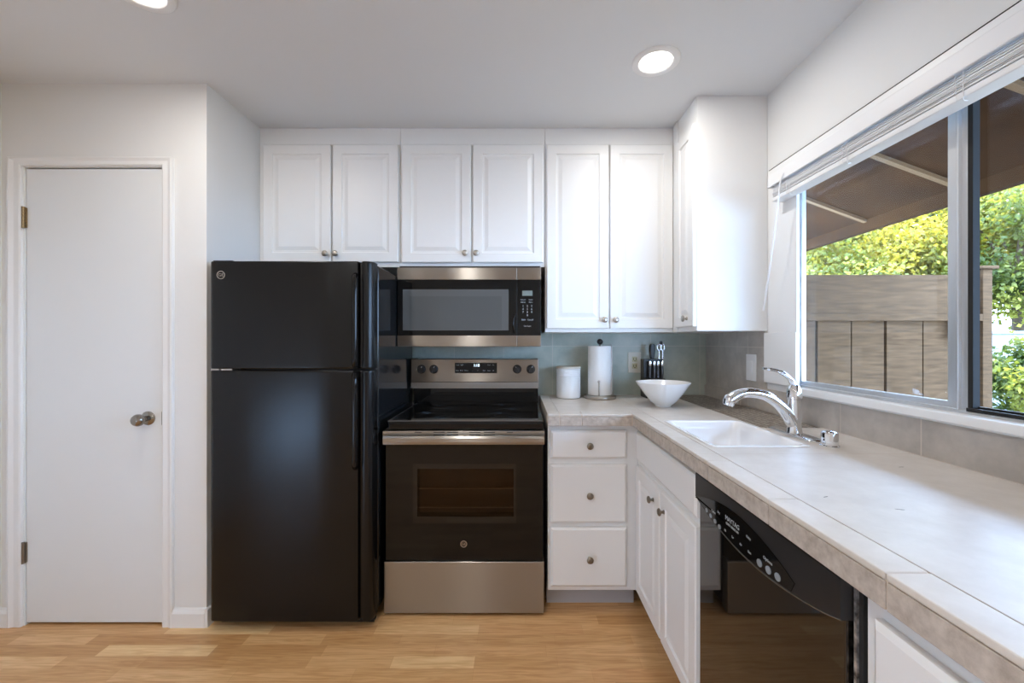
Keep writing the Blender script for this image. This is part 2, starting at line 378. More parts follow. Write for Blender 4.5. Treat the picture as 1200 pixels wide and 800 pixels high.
z = PZ(490, YD); x = PX(173, YD); bm = bmesh.new()
lathe(bm, [(0.031, 0), (0.031, 0.004), (0.026, 0.009), (0.012, 0.012), (0.011, 0.030), (0.020, 0.036), (0.026, 0.046), (0.0265, 0.056), (0.022, 0.066), (0.012, 0.071), (0.001, 0.072)], Matrix.Translation((x, YD+0.004, z)) @ Matrix.Rotation(PI/2, 4, 'X'), 32)
link('door_knob', bm, mat('worn_knob_metal', (0.30, 0.28, 0.25), 0.16, 1.0), d1, smooth=True)
link('latch_plate', B((DX1-0.006, DX1+0.001, YD-0.001, YD+0.006, z-0.03, z+0.03)), M['nickeldark'], d1)

def baseboard(name, x0, x1):
    bm = bmesh.new(); pr = [(0, 0), (-0.016, 0), (-0.016, 0.062), (-0.008, 0.078), (0, 0.082)]
    loft(bm, [[Vector((x, YD+y, z)) for y, z in pr] for x in (x0, x1)])
    struct(link(name, bm, M['trim']))
baseboard('baseboard_left', XL, DX0-0.064)
baseboard('baseboard_right', DX1+0.052, XJ+0.002)
# jog baseboard behind nothing visible: corner return
struct(link('baseboard_return', B((XJ, XJ+0.014, YD-0.014, YB, 0, 0.08)), M['trim']))

# backsplashes
bs = struct(link('trim_1', B((0.10, XR, YB-0.010, YB, ZT, 1.335), (-0.66, 0.10, YB-0.010, YB, 0.90, 1.40)), M['tile_back']), 'grey green stone tile backsplash behind stove and counter')
bs = plate([ROOM_Y0+2.8, WY1+0.01, 1.183*F/(899.5-CX), YB-0.010], [ZT, WZ0-0.005, 1.32, 1.335], lambda u, v: v < WZ0 or (u > 1.183*F/(899.5-CX)) , XR-0.009, XR, 'YZX')
bs = struct(link('trim_2', bs, M['tile_side']), 'grey stone tile backsplash under the window')
struct(link('trim_3', B((XR-0.018, XR-0.009, 2.2, YB-0.010, ZT, 1.014)), M['tile_side']), 'low strip of stone tile at the foot of the corner backsplash')

# window_1
w1 = thing('window_1', (XR+0.06, (WY0+WY1)/2, WZ0), 'wide sliding window with aluminium frame over the sink', 'window'); w1['kind'] = 'structure'; del w1['category']
GX = 1.215
link('window_sill', B((XR-0.030, GX-0.02, WY0-0.05, WY1-0.002, WZ0, WZ0+0.026)), M['trim'], w1, bevel=0.003)
link('window_apron', B((XR-0.014, XR, WY0-0.05, WY1+0.02, WZ0-0.006, WZ0)), M['trim'], w1)
yc = 1.183*F/(904.5-CX); yc2 = 1.183*F/(899.5-CX)
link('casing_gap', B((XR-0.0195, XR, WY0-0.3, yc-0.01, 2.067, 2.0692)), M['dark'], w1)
link('side_casing', B((XR-0.014, XR, WY1-0.043, yc, 1.32, WZ1-0.0205), (XR-0.018, XR, WY1-0.043, yc2, 1.0885, 1.32)), M['trim'], w1, bevel=0.002)
link('head_casing', B((XR-0.019, XR, WY0-0.3, yc, WZ1-0.02, 2.067)), M['trim'], w1, bevel=0.002)
link('jamb_lining', B((XR+0.0005, GX-0.0205, WY1-0.008, WY1, WZ0+0.027, WZ1-0.013), (XR-0.002, GX-0.02, WY0, WY1, WZ1-0.012, WZ1)), M['trim'], w1)
z0, z1 = WZ0+0.012, WZ1
fr = plate([WY0, WY0+0.03, WY1-0.014, WY1], [z0, z0+0.024, z1-0.02, z1], lambda u, v: not (WY0+0.03 < u < WY1-0.014 and z0+0.024 < v < z1-0.02), GX-0.02, XR+0.044, 'YZX')
link('window_frame', fr, M['alu'], w1, bevel=0.002)
ym0, ym1 = GX*F/(1141-CX), GX*F/(1117-CX)
bm = B((GX-0.016, GX+0.006, ym1-0.026, ym1, z0+0.02, z1-0.02), (GX-0.012, GX+0.004, ym1-0.05, ym1-0.026, z0+0.02, z1-0.02), (GX-0.022, GX-0.008, ym1-0.034, ym1-0.028, z0+0.02, z1-0.02))
link('meeting_stile', bm, M['alu'], w1, bevel=0.002)
link('rear_stile', B((GX-0.014, GX+0.004, ym1-0.064, ym1-0.051, z0+0.02, z1-0.02), (GX-0.0155, GX-0.0125, ym1-0.029, ym1-0.0265, z0+0.02, z1-0.02)), M['dark'], w1)
link('sash_rail', B((GX-0.012, GX+0.006, ym1, WY1-0.02, z0+0.02, z0+0.040), (GX-0.012, GX+0.006, WY1-0.026, WY1-0.013, z0+0.02, z1-0.02)), M['alu'], w1, bevel=0.001)
link('track', B((GX-0.02, GX-0.014, WY0+0.03, ym0, z0+0.02, z0+0.030), (GX+0.001, GX+0.011, WY0+0.03, ym0+0.012, z0+0.02, z0+0.034)), M['blackmat'], w1)
link('glass_pane', B((GX-0.004, GX, ym1-0.01, WY1-0.02, z0+0.03, z1-0.02)), M['glass'], w1)
link('glass_pane', B((GX+0.005, GX+0.008, WY0+0.03, ym0+0.014, z0+0.03, z1-0.02)), M['glass'], w1)

# ================================================================== BLIND
bl = thing('window_blind', (1.15, 1.0, 1.89), 'white slatted blind raised and stacked at the top of the window', 'blind')
BY0, BY1 = 0.16, 1.845
link('head_rail', B((1.115, 1.168, BY0, BY1, 1.962, 2.002)), M['blind'], bl, bevel=0.002)
link('valance', B((1.104, 1.114, BY0, BY1+0.012, 1.955, 2.008), (1.104, 1.168, BY1+0.002, BY1+0.012, 1.955, 2.008)), M['blind'], bl, bevel=0.003)
for k in range(12):
    zz = 1.911+k*0.0038; dx = random.uniform(-0.004, 0.004)
    link('slat', B((1.118+dx, 1.168+dx, BY0+0.01, BY1-0.008+random.uniform(-0.004, 0.004), zz, zz+0.0018)), M['blind'], bl)
link('bottom_rail', B((1.117, 1.169, BY0+0.01, BY1-0.004, 1.890, 1.908)), M['blind'], bl, bevel=0.003)
for yy in (1.72, 1.42, 1.05, 0.6):
    bm = bmesh.new(); tube(bm, [(1.1155, yy, 1.962), (1.1150, yy, 1.93), (1.1155, yy, 1.888), (1.119, yy, 1.882), (1.128, yy, 1.883)], 0.0012, 6)
    tube(bm, [(1.1155, yy+0.02, 1.955), (1.110, yy+0.012, 1.92), (1.1135, yy+0.016, 1.886)], 0.0010, 6)
    link('ladder_cord', bm, M['whiteplastic'], bl)
bm = bmesh.new(); tube(bm, [(1.101, 1.735, 1.975), (1.098, 1.75, 1.95), (1.10, 1.80, 1.72), (1.118, 1.905, 1.42)], [0.0016, 0.0035, 0.0035, 0.004], 8)
link('tilt_wand', bm, M['whiteplastic'], bl, smooth=True)

# ================================================================== CEILING LIGHTS
def can(px, Y, label):
    x = PX(px, Y); t = thing('recessed_ceiling_light', (x, Y, ZC), label, 'ceiling light', 'recessed lights in the kitchen ceiling')
    bm = bmesh.new(); lathe(bm, [(0.066, 0.02), (0.066, -0.001), (0.070, -0.005), (0.092, -0.006), (0.096, -0.003), (0.097, 0.0), (0.097, 0.004)], Matrix.Translation((x, Y, ZC-0.001)), 48, cap=False)
    link('trim_ring', bm, M['whiteplastic'], t, smooth=True)
    bm = bmesh.new(); lathe(bm, [(0.066, 0.010), (0.06, 0.004), (0.03, 0.000), (0.001, -0.001)], Matrix.Translation((x, Y, ZC)), 48)
    link('lamp_diffuser', bm, M['lamp'], t, smooth=True)
    d = bpy.data.lights.new('can_lamp', 'AREA'); d.shape = 'DISK'; d.size = 0.07; d.energy = CAN_POWER; d.color = (1, 0.965, 0.925)
    o = bpy.data.objects.new('can_lamp', d); COL.objects.link(o); o.location = (x, Y, ZC-0.012)
can(768.5, 1.74, 'round recessed light in the ceiling near the corner cabinet')
can(164, 1.385, 'recessed light cut by the top edge of the photo above the pantry door')
for (x, y) in ((-0.53, 0.05), (-0.5, -1.4), (0.5, -2.0), (-1.6, -2.0)):  # unseen lamps added as room fill; the first is set for the steel highlight
    d = bpy.data.lights.new('unseen_fill_lamp', 'AREA'); d.shape = 'DISK'; d.size = 0.12; d.energy = CAN_POWER*(2.6 if y > 0 else 1.5); d.color = (1, 0.965, 0.925)
    o = bpy.data.objects.new('unseen_fill_lamp', d); COL.objects.link(o); o.location = (x, y, ZC-0.012)

# ================================================================== UPPER CABINETS
UY = 2.283; DZT = 2.343
def upper_body(t, x0, x1, zb, extra=None):
    link('cabinet_body', B((x0, x1, UY, YB-0.011, zb, ZC-0.001)), M['cab'], t, bevel=0.0015)
t = thing('upper_cabinet', (-1.05, 2.45, 1.684), 'white double door wall cabinet above the black refrigerator', 'cabinet', 'white wall cabinets')
upper_body(t, XJ, PX(469.5, UY), 1.684)
xs = (PX(308, 2.265), PX(387.5, 2.265), PX(389.5, 2.265), PX(466.5, 2.265)); zb = PZ(307, 2.265)
for i, kx in ((0, 381), (2, 393)):
    d = panel_door('door', xs[i+1]-xs[i], DZT-zb, frame(xs[i], UY, zb), t)
    cup_knob(d, PX(kx, 2.25), UY-0.02, PZ(297, 2.25))
t = thing('upper_cabinet', (-0.25, 2.45, 1.684), 'white double door wall cabinet directly over the microwave', 'cabinet', 'white wall cabinets')
upper_body(t, PX(469.5, UY)+0.001, PX(638.5, UY), 1.684)
xs = (PX(470.5, 2.265), PX(552, 2.265), PX(554, 2.265), PX(636.5, 2.265)); zb = PZ(307.5, 2.265)
for i, kx in ((0, 545), (2, 558)):
    d = panel_door('door', xs[i+1]-xs[i], DZT-zb, frame(xs[i], UY, zb), t)
    cup_knob(d, PX(kx, 2.25), UY-0.02, PZ(296.5, 2.25))
t = thing('upper_cabinet', (0.5, 2.45, 1.335), 'tall white double door wall cabinet right of the microwave above the paper towels', 'cabinet', 'white wall cabinets')
XF = 0.848
upper_body(t, PX(638.5, UY)+0.001, XF, 1.3302)
xs = (PX(640.5, 2.265), PX(713.5, 2.265), PX(715, 2.265), PX(789, 2.265)); zb = PZ(385, 2.265)
for i, kx in ((0, 708.5), (2, 721.5)):
    d = panel_door('door', xs[i+1]-xs[i], DZT-zb, frame(xs[i], UY, zb), t)
    cup_knob(d, PX(kx, 2.25), UY-0.02, PZ(374.5, 2.25))
t = thing('upper_cabinet', (1.01, 2.3, 1.32), 'white corner wall cabinet with one narrow door and a plain side panel beside the window', 'cabinet', 'white wall cabinets')
link('cabinet_body', B((XF+0.001, XR-0.001, 1.982, YB-0.011, 1.330, ZC-0.001)), M['cab'], t, bevel=0.0015)
d = panel_door('door', 0.218, 2.31-1.352, frame(XF+0.001, 2.202, 1.352, LEFT), t)
cup_knob(d, XF-0.019, 2.05, 1.392, LEFT)
link('face_frame_strip', B((0.842, XF, 2.21, UY-0.021, 1.330, ZC-0.001)), M['cab'], t)

# ================================================================== REFRIGERATOR
FX0, FX1 = PX(245, 1.85), -0.637
fz0, fz1, fs = PZ(728, 1.85), PZ(306, 1.85), PZ(433, 1.85)
t = thing('refrigerator', (-1.0, 2.2, 0), 'black top freezer refrigerator between the white wall and the stove', 'refrigerator')
link('cabinet_body', B((FX0+0.008, FX1, 1.93, 2.56, 0.05, fz1-0.005)), M['blackside'], t, bevel=0.008)
def fridge_door(name, z0, z1):
    bm = bmesh.new()
    # outline in plan: gently crowned front, rolled right edge
    pl = [(FX0, 1.915), (FX0, 1.862), (FX0+0.008, 1.852), (FX0+0.02, 1.849), (FX0+0.2, 1.846), (FX1-0.25, 1.846), (FX1-0.075, 1.849), (FX1-0.066, 1.853), (FX1-0.060, 1.870), (FX1-0.052, 1.872),
          (FX1-0.046, 1.850), (FX1-0.036, 1.846), (FX1-0.018, 1.850), (FX1-0.006, 1.862), (FX1, 1.88), (FX1, 1.915)]
    e = 0.004
    loft(bm, [[Vector((x*1.0, y+0.003, z0)) for x, y in pl], [Vector((x, y, z0+e)) for x, y in pl], [Vector((x, y, z0+2*e)) for x, y in pl], [Vector((x, y, z1-2*e)) for x, y in pl], [Vector((x, y, z1-e)) for x, y in pl], [Vector((x, y+0.003, z1)) for x, y in pl]])
    return link(name, bm, M['black'], t, smooth=True)
dF = fridge_door('freezer_door', fs+0.004, fz1)
dL = fridge_door('lower_door', fz0, fs-0.004)
link('door_gasket', B((FX0+0.012, FX1-0.006, 1.915, 1.93, 0.06, fz1-0.01)), M['blackmat'], t)
def fr_handle(z0, z1, par):
    bm = bmesh.new()
    hx = FX1-0.072
    for s in (0,):
        pts = [(hx-0.004, 1.852, z0), (hx, 1.83, z0+0.015), (hx+0.004, 1.822, z0+0.06), (hx+0.004, 1.822, z1-0.06), (hx, 1.83, z1-0.015), (hx-0.004, 1.852, z1)]
        tube(bm, smooth_path(pts, 5), 0.011, 12)
    link('handle', bm, M['blackgloss'], par, smooth=True)
fr_handle(fs+0.012, fz1-0.06, dF); fr_handle(PZ(548, 1.85), fs-0.012, dL)
def badge(par, x, y, z, r, T0=None, m='nickel'):
    T = Matrix.Translation((x, y, z)) @ Matrix.Rotation(PI/2, 4, 'X')
    bm = bmesh.new(); lathe(bm, [(r, 0), (r, 0.0016), (r*0.78, 0.0018), (r*0.74, 0.0009), (r*0.70, 0.0009)], T, 28)
    b = link('badge', bm, M['blackmat'], par, smooth=True); b['label'] = 'small round silver ringed badge'
    bm = bmesh.new(); lathe(bm, [(r, 0.0017), (r, 0.0026), (r*0.80, 0.0026), (r*0.80, 0.0017)], T, 28, cap=False)
    text_bm(bm, 'GE', r*1.05, Matrix.Translation((x, y-0.002, z)))
    link('lettering', bm, M[m], b)
badge(dF, PX(258.5, 1.846), 1.8495, PZ(322, 1.846), 0.0185)
link('hinge_cover', B((FX0+0.002, FX0+0.09, 1.87, 1.96, fz1, fz1+0.008), ), M['blackmat'], t, bevel=0.003)
link('hinge_bracket', B((FX0-0.002, FX0+0.035, 1.862, 1.91, fs-0.0035, fs+0.0035), (FX0+0.05, FX0+0.10, 1.852, 1.91, fs-0.003, fs+0.003)), M['nickel'], t)
link('toe_grille', B((FX0+0.02, FX1-0.01, 1.90, 1.93, 0.012, 0.06)), M['dark'], t)
for x in (FX0+0.06, FX1-0.06):
    for y in (1.96, 2.5):
        bm = bmesh.new(); lathe(bm, [(0.018, 0.0), (0.018, 0.052)], Matrix.Translation((x, y, 0)), 12)
        link('foot', bm, M['blackmat'], t)

# ================================================================== RANGE
RX0, RX1 = -0.622, 0.127; RF = 1.955
t = thing('electric_range', (-0.25, 2.2, 0), 'stainless and black glass electric range between refrigerator and drawers', 'stove')
link('range_body', B((RX0+0.006, RX1-0.002, 2.012, 2.57, 0.03, 0.90)), M['blackmat'], t)
for x in (RX0+0.03, RX1-0.07):
    for y in (2.05, 2.5): link('foot', B((x, x+0.04, y, y+0.04, 0, 0.03)), M['blackmat'], t)
dz = PZ(657, RF)
dr = link('storage_drawer', B((RX0, RX1-0.001, RF, 2.01, 0.014, dz-0.004)), M['steel'], t, bevel=0.004); dr['label'] = 'stainless storage drawer'
# oven door
oz1 = PZ(507, 1.945)
wx0, wx1, wz0, wz1 = PX(484, RF), PX(605, RF), PZ(613, RF), PZ(543, RF)
ix0, ix1, iz0, iz1 = PX(489, RF), PX(602, RF), PZ(605, RF), PZ(549, RF)
od = link('oven_door', plate([RX0+0.008, ix0, ix1, RX1-0.006], [dz+0.002, iz0, iz1, oz1-0.01], lambda u, v: not (ix0 < u < ix1 and iz0 < v < iz1), RF, 2.006, 'XZY'), M['blackgloss'], t, bevel=0.003)
od['label'] = 'black glass oven door'
link('window_border', plate([wx0, ix0, ix1, wx1], [wz0, iz0, iz1, wz1], lambda u, v: not (ix0 < u < ix1 and iz0 < v < iz1), RF-0.0012, RF-0.0002, 'XZY'), mat('dark_border_glass', (0.011, 0.010, 0.009), 0.05, spec=0.42), od)
link('window_glass', B((ix0, ix1, RF-0.0012, RF+0.003, iz0, iz1)), M['ovenglass'], od)
bm = bmesh.new()
for zz in (iz0+0.03, iz0+0.12):
    tube(bm, [(ix0+0.002, 1.985, zz), (ix1-0.002, 1.985, zz)], 0.0025, 8)
    for k in range(26): 
        x = ix0+0.01+k*(ix1-ix0-0.02)/25; tube(bm, [(x, 1.985, zz), (x, 2.004, zz)], 0.0014, 6)
link('oven_rack', bm, M['nickel'], od)
link('oven_cavity', B((ix0, ix1, 2.005, 2.008, iz0, iz1)), mat('oven_enamel', (0.16, 0.12, 0.085), 0.4), od)
badge(od, PX(543.5, RF), RF, PZ(637, RF), 0.0155)
# vent trim and handle
vt = link('vent_trim', B((RX0+0.004, RX1-0.001, 1.926, 2.01, PZ(510.5, 1.93), PZ(504.6, 1.93))), M['steel'], t, bevel=0.002)
for a, b in ((486, 494), (508, 521), (524, 537), (550, 563), (567, 580), (594, 601)):
    for q in (507.0, 509.9):
        if (a in (486, 594)) and q > 508: continue
        link('vent_slot', B((PX(a, 1.925), PX(b, 1.925), 1.9255, 1.928, PZ(q-0.6, 1.925)-0.0017, PZ(q-0.6, 1.925)+0.0017)), M['dark'], vt)
hz0, hz1 = PZ(521.5, 1.90), PZ(510.5, 1.90)
bm = bmesh.new(); hx0, hx1 = PX(448.5, 1.90), PX(638, 1.90)
loft(bm, [[Vector((x, y, z)) for y, z in ((1.912, hz0), (1.903, hz0+0.002), (1.899, hz0+0.014), (1.899, hz1-0.012), (1.903, hz1-0.002), (1.912, hz1))] for x in (hx0, hx1)])
addbox(bm, hx0+0.0, hx0+0.022, 1.91, RF+0.002, hz0+0.004, hz1-0.004); addbox(bm, hx1-0.022, hx1, 1.91, RF+0.002, hz0+0.004, hz1-0.004)
h = link('oven_handle', bm, M['steel'], od); h['label'] = 'flat stainless oven handle'
# cooktop
ck = link('cooktop', B((PX(455, 1.936), PX(637, 1.936), 1.936, 2.50, 0.874, 0.9135)), M['blackgloss'], t, bevel=0.004); ck['label'] = 'black glass cooktop'
link('cooktop_edge', plate([PX(455, 1.936)-0.002, PX(455, 1.936)+0.003, PX(637, 1.936)-0.003, PX(637, 1.936)+0.001], [1.935, 1.94, 2.50], lambda u, v: v < 1.94 or u < PX(455, 1.936)+0.003 or u > PX(637, 1.936)-0.003, 0.912, 0.9150, 'XYZ'), mat('edge_trim_metal', (0.16, 0.16, 0.16), 0.3, 0.8), ck)
for (bx, by, r) in ((-0.42, 2.09, 0.105), (-0.06, 2.09, 0.088), (-0.42, 2.36, 0.075), (-0.06, 2.36, 0.105)):
    bm = bmesh.new()
    for rr in (r, r*0.62): lathe(bm, [(rr, 0), (rr, 0.0006), (rr-0.0016, 0.0006), (rr-0.0016, 0)], Matrix.Translation((bx, by, 0.9135)), 48, cap=False)
    link('burner_ring', bm, M.setdefault('burner', mat('burner_print', (0.022, 0.022, 0.022), 0.2)), ck)
# backguard
BG = 2.47; bz1 = PZ(420.5, BG); b0, b1 = PX(481.5, BG), PX(631.5, BG)
bgp = link('backguard', B((b0, b1, BG, 2.585, PZ(448, BG), bz1)), M['steel'], t, bevel=0.005); bgp['label'] = 'stainless control backguard'
link('lower_strip', B((b0, b1, BG+0.004, 2.58, PZ(455, BG), PZ(448, BG)+0.001)), mat('dim_stainless', (0.33, 0.32, 0.31), 0.35, 1.0), t)
link('vent_panel', B((b0+0.012, b1-0.004, BG+0.02, 2.58, 0.91, PZ(455, BG)), (b0+0.012, b1-0.004, BG+0.008, BG+0.02, 0.965, 0.972), (b0+0.012, b1-0.004, BG+0.004, BG+0.02, 0.925, 0.931)), M['blackgloss'], t, bevel=0.001)
for kx in (493.5, 508, 606, 622):
    T = Matrix.Translation((PX(kx, BG-0.01), BG, PZ(432.5, BG-0.01))) @ Matrix.Rotation(PI/2, 4, 'X'); bm = bmesh.new()
    lathe(bm, [(0.0255, 0), (0.0255, 0.006), (0.022, 0.009), (0.020, 0.026), (0.018, 0.028), (0.001, 0.028)], T, 28)
    a = random.choice((-0.5, 0.5)); addbox(bm, -0.004, 0.004, -0.020, 0.020, 0.026, 0.036, T @ Matrix.Rotation(a, 4, 'Z'))
    k = link('control_knob', bm, M['blackmat'], bgp, smooth=True)
    bm = bmesh.new()
    addbox(bm, -0.0012, 0.0012, 0.012, 0.020, 0.036, 0.0366, T @ Matrix.Rotation(a, 4, 'Z')); link('pointer', bm, M['printwhite'], k)
dx0, dx1, pz0, pz1 = PX(533, BG), PX(582.5, BG), PZ(437, BG), PZ(425, BG)
dp = link('control_display', B((dx0, dx1, BG-0.003, BG+0.002, pz0, pz1)), M['blackgloss'], bgp, bevel=0.001)
bm = bmesh.new(); text_bm(bm, '1:18', 0.021, frame(PX(558.5, BG), BG-0.0036, PZ(428, BG)), bold=True); link('clock_digits', bm, M['digits'], dp)
bm = bmesh.new()
for px_, py_, s_ in ((536, 427.5, 'Timer'), (541.5, 427.5, 'Light'), (573, 427.5, 'Clock'), (578, 427.5, 'Set'), (536, 434, 'Bake'), (541, 434, 'Broil'), (546.5, 434, 'Warm'), (554, 434, '-'), (560, 434, '+'), (567.5, 434, 'Start'), (573, 434, 'Lock'), (578, 434, 'Off')):
    text_bm(bm, s_, 0.0085, frame(PX(px_, BG), BG-0.0034, PZ(py_, BG)))
link('lettering', bm, M['print'], dp)

# ================================================================== MICROWAVE
MY = 2.216; m0, m1 = PX(465.5, MY), PX(634, MY); mz0, mz1 = PZ(406, MY), PZ(313.5, MY)
t = thing('microwave', (-0.25, 2.4, mz0), 'stainless and black over the range microwave', 'microwave')
link('microwave_body', B((m0+0.004, m1-0.003, MY+0.03, YB-0.011, mz0+0.004, 1.683)), M['blackmat'], t)
xs_ = PX(606, MY)
mt = PZ(327.5, MY); mb = PZ(393, MY)
link('top_band', B((m0, xs_-0.0006, MY, MY+0.03, mt, mz1), (xs_+0.0006, m1, MY, MY+0.03, mt, mz1)), M['steel'], t, bevel=0.002)
link('bottom_band', B((m0, xs_-0.0006, MY, MY+0.03, mz0, mb), (xs_+0.0006, m1, MY, MY+0.03, mz0, mb)), M['steel'], t, bevel=0.002)
md = link('door', B((m0+0.002, xs_-0.001, MY+0.001, MY+0.03, mb, mt)), M['blackgloss'], t, bevel=0.001); md['label'] = 'black glass microwave door'
link('door_window', B((PX(472, MY), PX(596, MY), MY-0.0006, MY+0.002, PZ(387, MY), PZ(339, MY))), mat('window_border_grey', (0.10, 0.105, 0.105), 0.12), md)
link('window_screen', B((PX(480, MY), PX(588, MY), MY-0.0012, MY+0.002, PZ(386, MY), PZ(347, MY))), M['mwglass'], md)
bm = bmesh.new(); tube(bm, smooth_path([(PX(603, MY), MY-0.001, PZ(390, MY)), (PX(601.5, MY), MY-0.012, PZ(382, MY)), (PX(601.5, MY), MY-0.012, PZ(376, MY)), (PX(604, MY), MY-0.001, PZ(368, MY))], 5), 0.006, 10)
link('pull', bm, M['blackgloss'], md, smooth=True)
cp = link('control_panel', B((xs_+0.001, m1-0.001, MY+0.001, MY+0.03, mb, mt)), M['blackgloss'], t, bevel=0.001); cp['label'] = 'black keypad panel'
link('display', B((PX(612, MY), PX(624, MY), MY-0.0005, MY+0.002, PZ(346.5, MY), PZ(340.5, MY))), M['lcd'], cp)
bm = bmesh.new(); q = lambda px_, py_, s_, z_=0.012: text_bm(bm, s_, z_, frame(PX(px_, MY), MY-0.0006, PZ(py_, MY)))
for i, row in enumerate(('123', '456', '789')):
    for j, ch in enumerate(row): q(613+j*5, 358.5+i*3.6, ch, 0.014)
q(618, 369.3, '0', 0.014); q(613, 351, 'Popcorn', 0.008); q(622, 351, 'Sensor', 0.008); q(613, 354, 'Defrost', 0.008); q(622, 354, 'Power', 0.008)
q(613.5, 374.5, 'Start', 0.011); q(621.5, 374.5, 'Cancel', 0.011); q(618, 382, 'Vent Light', 0.009)
link('keypad_lettering', bm, M['print'], cp)
link('underside_lamp_lens', B((m0+0.05, m1-0.05, 2.30, 2.45, mz0-0.001, mz0+0.004)), M['blackmat'], t)

# ================================================================== BASE CABINETS
t = thing('drawer_cabinet', (0.35, 2.3, 0), 'white three drawer base cabinet right of the stove', 'cabinet')
BYF = 1.985; c0, c1 = PX(642, BYF), 0.571
link('cabinet_body', B((c0, c1, BYF, YB, 0.106, ZT-0.0555)), M['cab'], t, bevel=0.001)
link('toe_kick', B((c0, c1, 2.06, 2.09, 0, 0.106)), mat('grey_toe_kick', (0.45, 0.44, 0.45), 0.5), t)
for (a, b, lab, ky) in ((504.5, 537.5, 'shallow top drawer front', 522.5), (544.5, 613, 'middle drawer front', 581), (618.5, 688, 'bottom drawer front', 656)):
    z0_, z1_ = PZ(b, 1.965), PZ(a, 1.965)
    x0_, x1_ = PX(645.5, 1.965), PX(735, 1.965)
    d = panel_door('drawer', x1_-x0_, z1_-z0_, frame(x0_, BYF, z0_), t, lab, raised=False)
    cup_knob(d, PX(691.5, 1.95), BYF-0.02, PZ(ky, 1.95), m='nickeldark')
CF = 0.571    # face of right run; fronts reach X = 0.551
t = thing('sink_cabinet', (0.87, 1.63, 0), 'white double door base cabinet under the sink', 'cabinet')
link('cabinet_body', plate([CF, CF+0.02, XR-0.001], [1.283, 1.303, BYF-0.002], lambda u, v: u < CF+0.02 or v < 1.303, 0.106, ZT-0.0555, 'XYZ'), M['cab'], t, bevel=0.001)
link('toe_kick', B((CF+0.07, CF+0.09, 1.283, BYF-0.002, 0, 0.106)), bpy.data.materials['grey_toe_kick'], t)
panel_door('false_drawer_front', 1.95-1.30, 0.863-0.733, frame(CF, 1.95, 0.733, LEFT), t, 'plain false drawer front over the doors', raised=False)
for (ya, yb, ky) in ((1.95, 1.632, 1.700), (1.618, 1.300, 1.575)):
    d = panel_door('door', ya-yb, 0.705-0.125, frame(CF, ya, 0.125, LEFT), t)
    cup_knob(d, CF-0.02, ky, 0.640, LEFT, 'nickeldark', 0.9)
t = thing('end_cabinet', (0.87, 0.3, 0), 'white base cabinet right of the dishwasher cut by the photo edge', 'cabinet')
link('cabinet_body', B((CF, XR-0.001, -0.45, 0.684, 0.106, ZT-0.0555)), M['cab'], t, bevel=0.001)
link('toe_kick', B((CF+0.07, CF+0.09, -0.45, 0.684, 0, 0.106)), bpy.data.materials['grey_toe_kick'], t)
for ya in (0.655, 0.08):
    panel_door('drawer', 0.53, 0.13, frame(CF, ya, 0.718, LEFT), t, raised=False)
    panel_door('door', 0.53, 0.58, frame(CF, ya, 0.115, LEFT), t)

# ================================================================== DISHWASHER
t = thing('dishwasher', (0.87, 0.98, 0), 'black built in dishwasher with curved control panel under the counter', 'dishwasher')
Y1, Y0 = 1.280, 0.690; Wd = Y1-Y0
link('tub', B((CF+0.005, XR-0.02, Y0+0.004, Y1-0.004, 0.10, 0.885)), M['blackmat'], t)
T = frame(0.575, Y1, 0, LEFT)     # local x 0..Wd towards the camera, local y negative = out
bm = bmesh.new(); addbox(bm, 0.008, Wd-0.018, -0.022, 0, 0.115, 0.84, T)
dd = link('door', bm, mat('mirror_black_enamel', (0.008, 0.007, 0.006), 0.03, spec=0.75), t, bevel=0.003); dd['label'] = 'mirror black door panel'
def arc(u):  # lower edge of the control panel
    s = math.sin(PI*min(max(u, 0), 1)); return 0.812-0.047*s**0.85
bm = bmesh.new(); n = 40; x0, x1 = 0.004, Wd-0.014
lo = [(x0+(x1-x0)*k/n, arc(k/n)) for k in range(n+1)]
def ring(y, d=0.0): return [T @ Vector((x, y, z+d)) for x, z in lo]+[T @ Vector((x1, y, 0.884-d)), T @ Vector((x0, y, 0.884-d))]
loft(bm, [ring(0), ring(-0.030), ring(-0.033, 0.003)])
cp = link('control_panel', bm, M['blackmat'], t); cp['label'] = 'black control panel with bowed lower edge'
bm = bmesh.new(); tube(bm, [T @ Vector((x, -0.0325, z+0.0015)) for x, z in lo], 0.0016, 6); link('panel_edge', bm, mat('edge_bead', (0.20, 0.19, 0.17), 0.25, 0.6), cp)
bm = bmesh.new()
up = [(x0+(x1-x0)*k/n*0.80, 0.806+0.048*math.sin(PI*(k/n))**0.8) for k in range(n+1)]; dn = [(x0+(x1-x0)*k/n*0.80, max(arc(k/n*0.80)+0.006, 0) if 0 < k < n else 0.808) for k in range(n+1)]
R_ = lambda y: [T @ Vector((x, y, z)) for x, z in dn]+[T @ Vector((x, y, z)) for x, z in up[::-1][1:-1]]
loft(bm, [R_(-0.031), R_(-0.0345)]); ins = link('button_oval', bm, M['blackgloss'], cp); ins['label'] = 'glossy lens shaped button field'
bm = bmesh.new(); tx = lambda x, z, s, sz=0.010: text_bm(bm, s, sz, T @ Matrix.Translation((x, -0.0350, z)))
tx(0.225, 0.825, 'MAYTAG', 0.017); tx(0.225, 0.812, 'QUIET SERIES 300', 0.008); tx(0.155, 0.822, 'Dry', 0.008); tx(0.30, 0.822, 'Delay', 0.008)
tx(0.125, 0.812, 'Cycles', 0.009); tx(0.375, 0.808, 'Options', 0.010)
for k in range(4): tx(0.19+0.038*k, 0.790, ('Hi', 'Lo', 'Air', 'Sani')[k], 0.008)
link('lettering', bm, M['print'], ins)
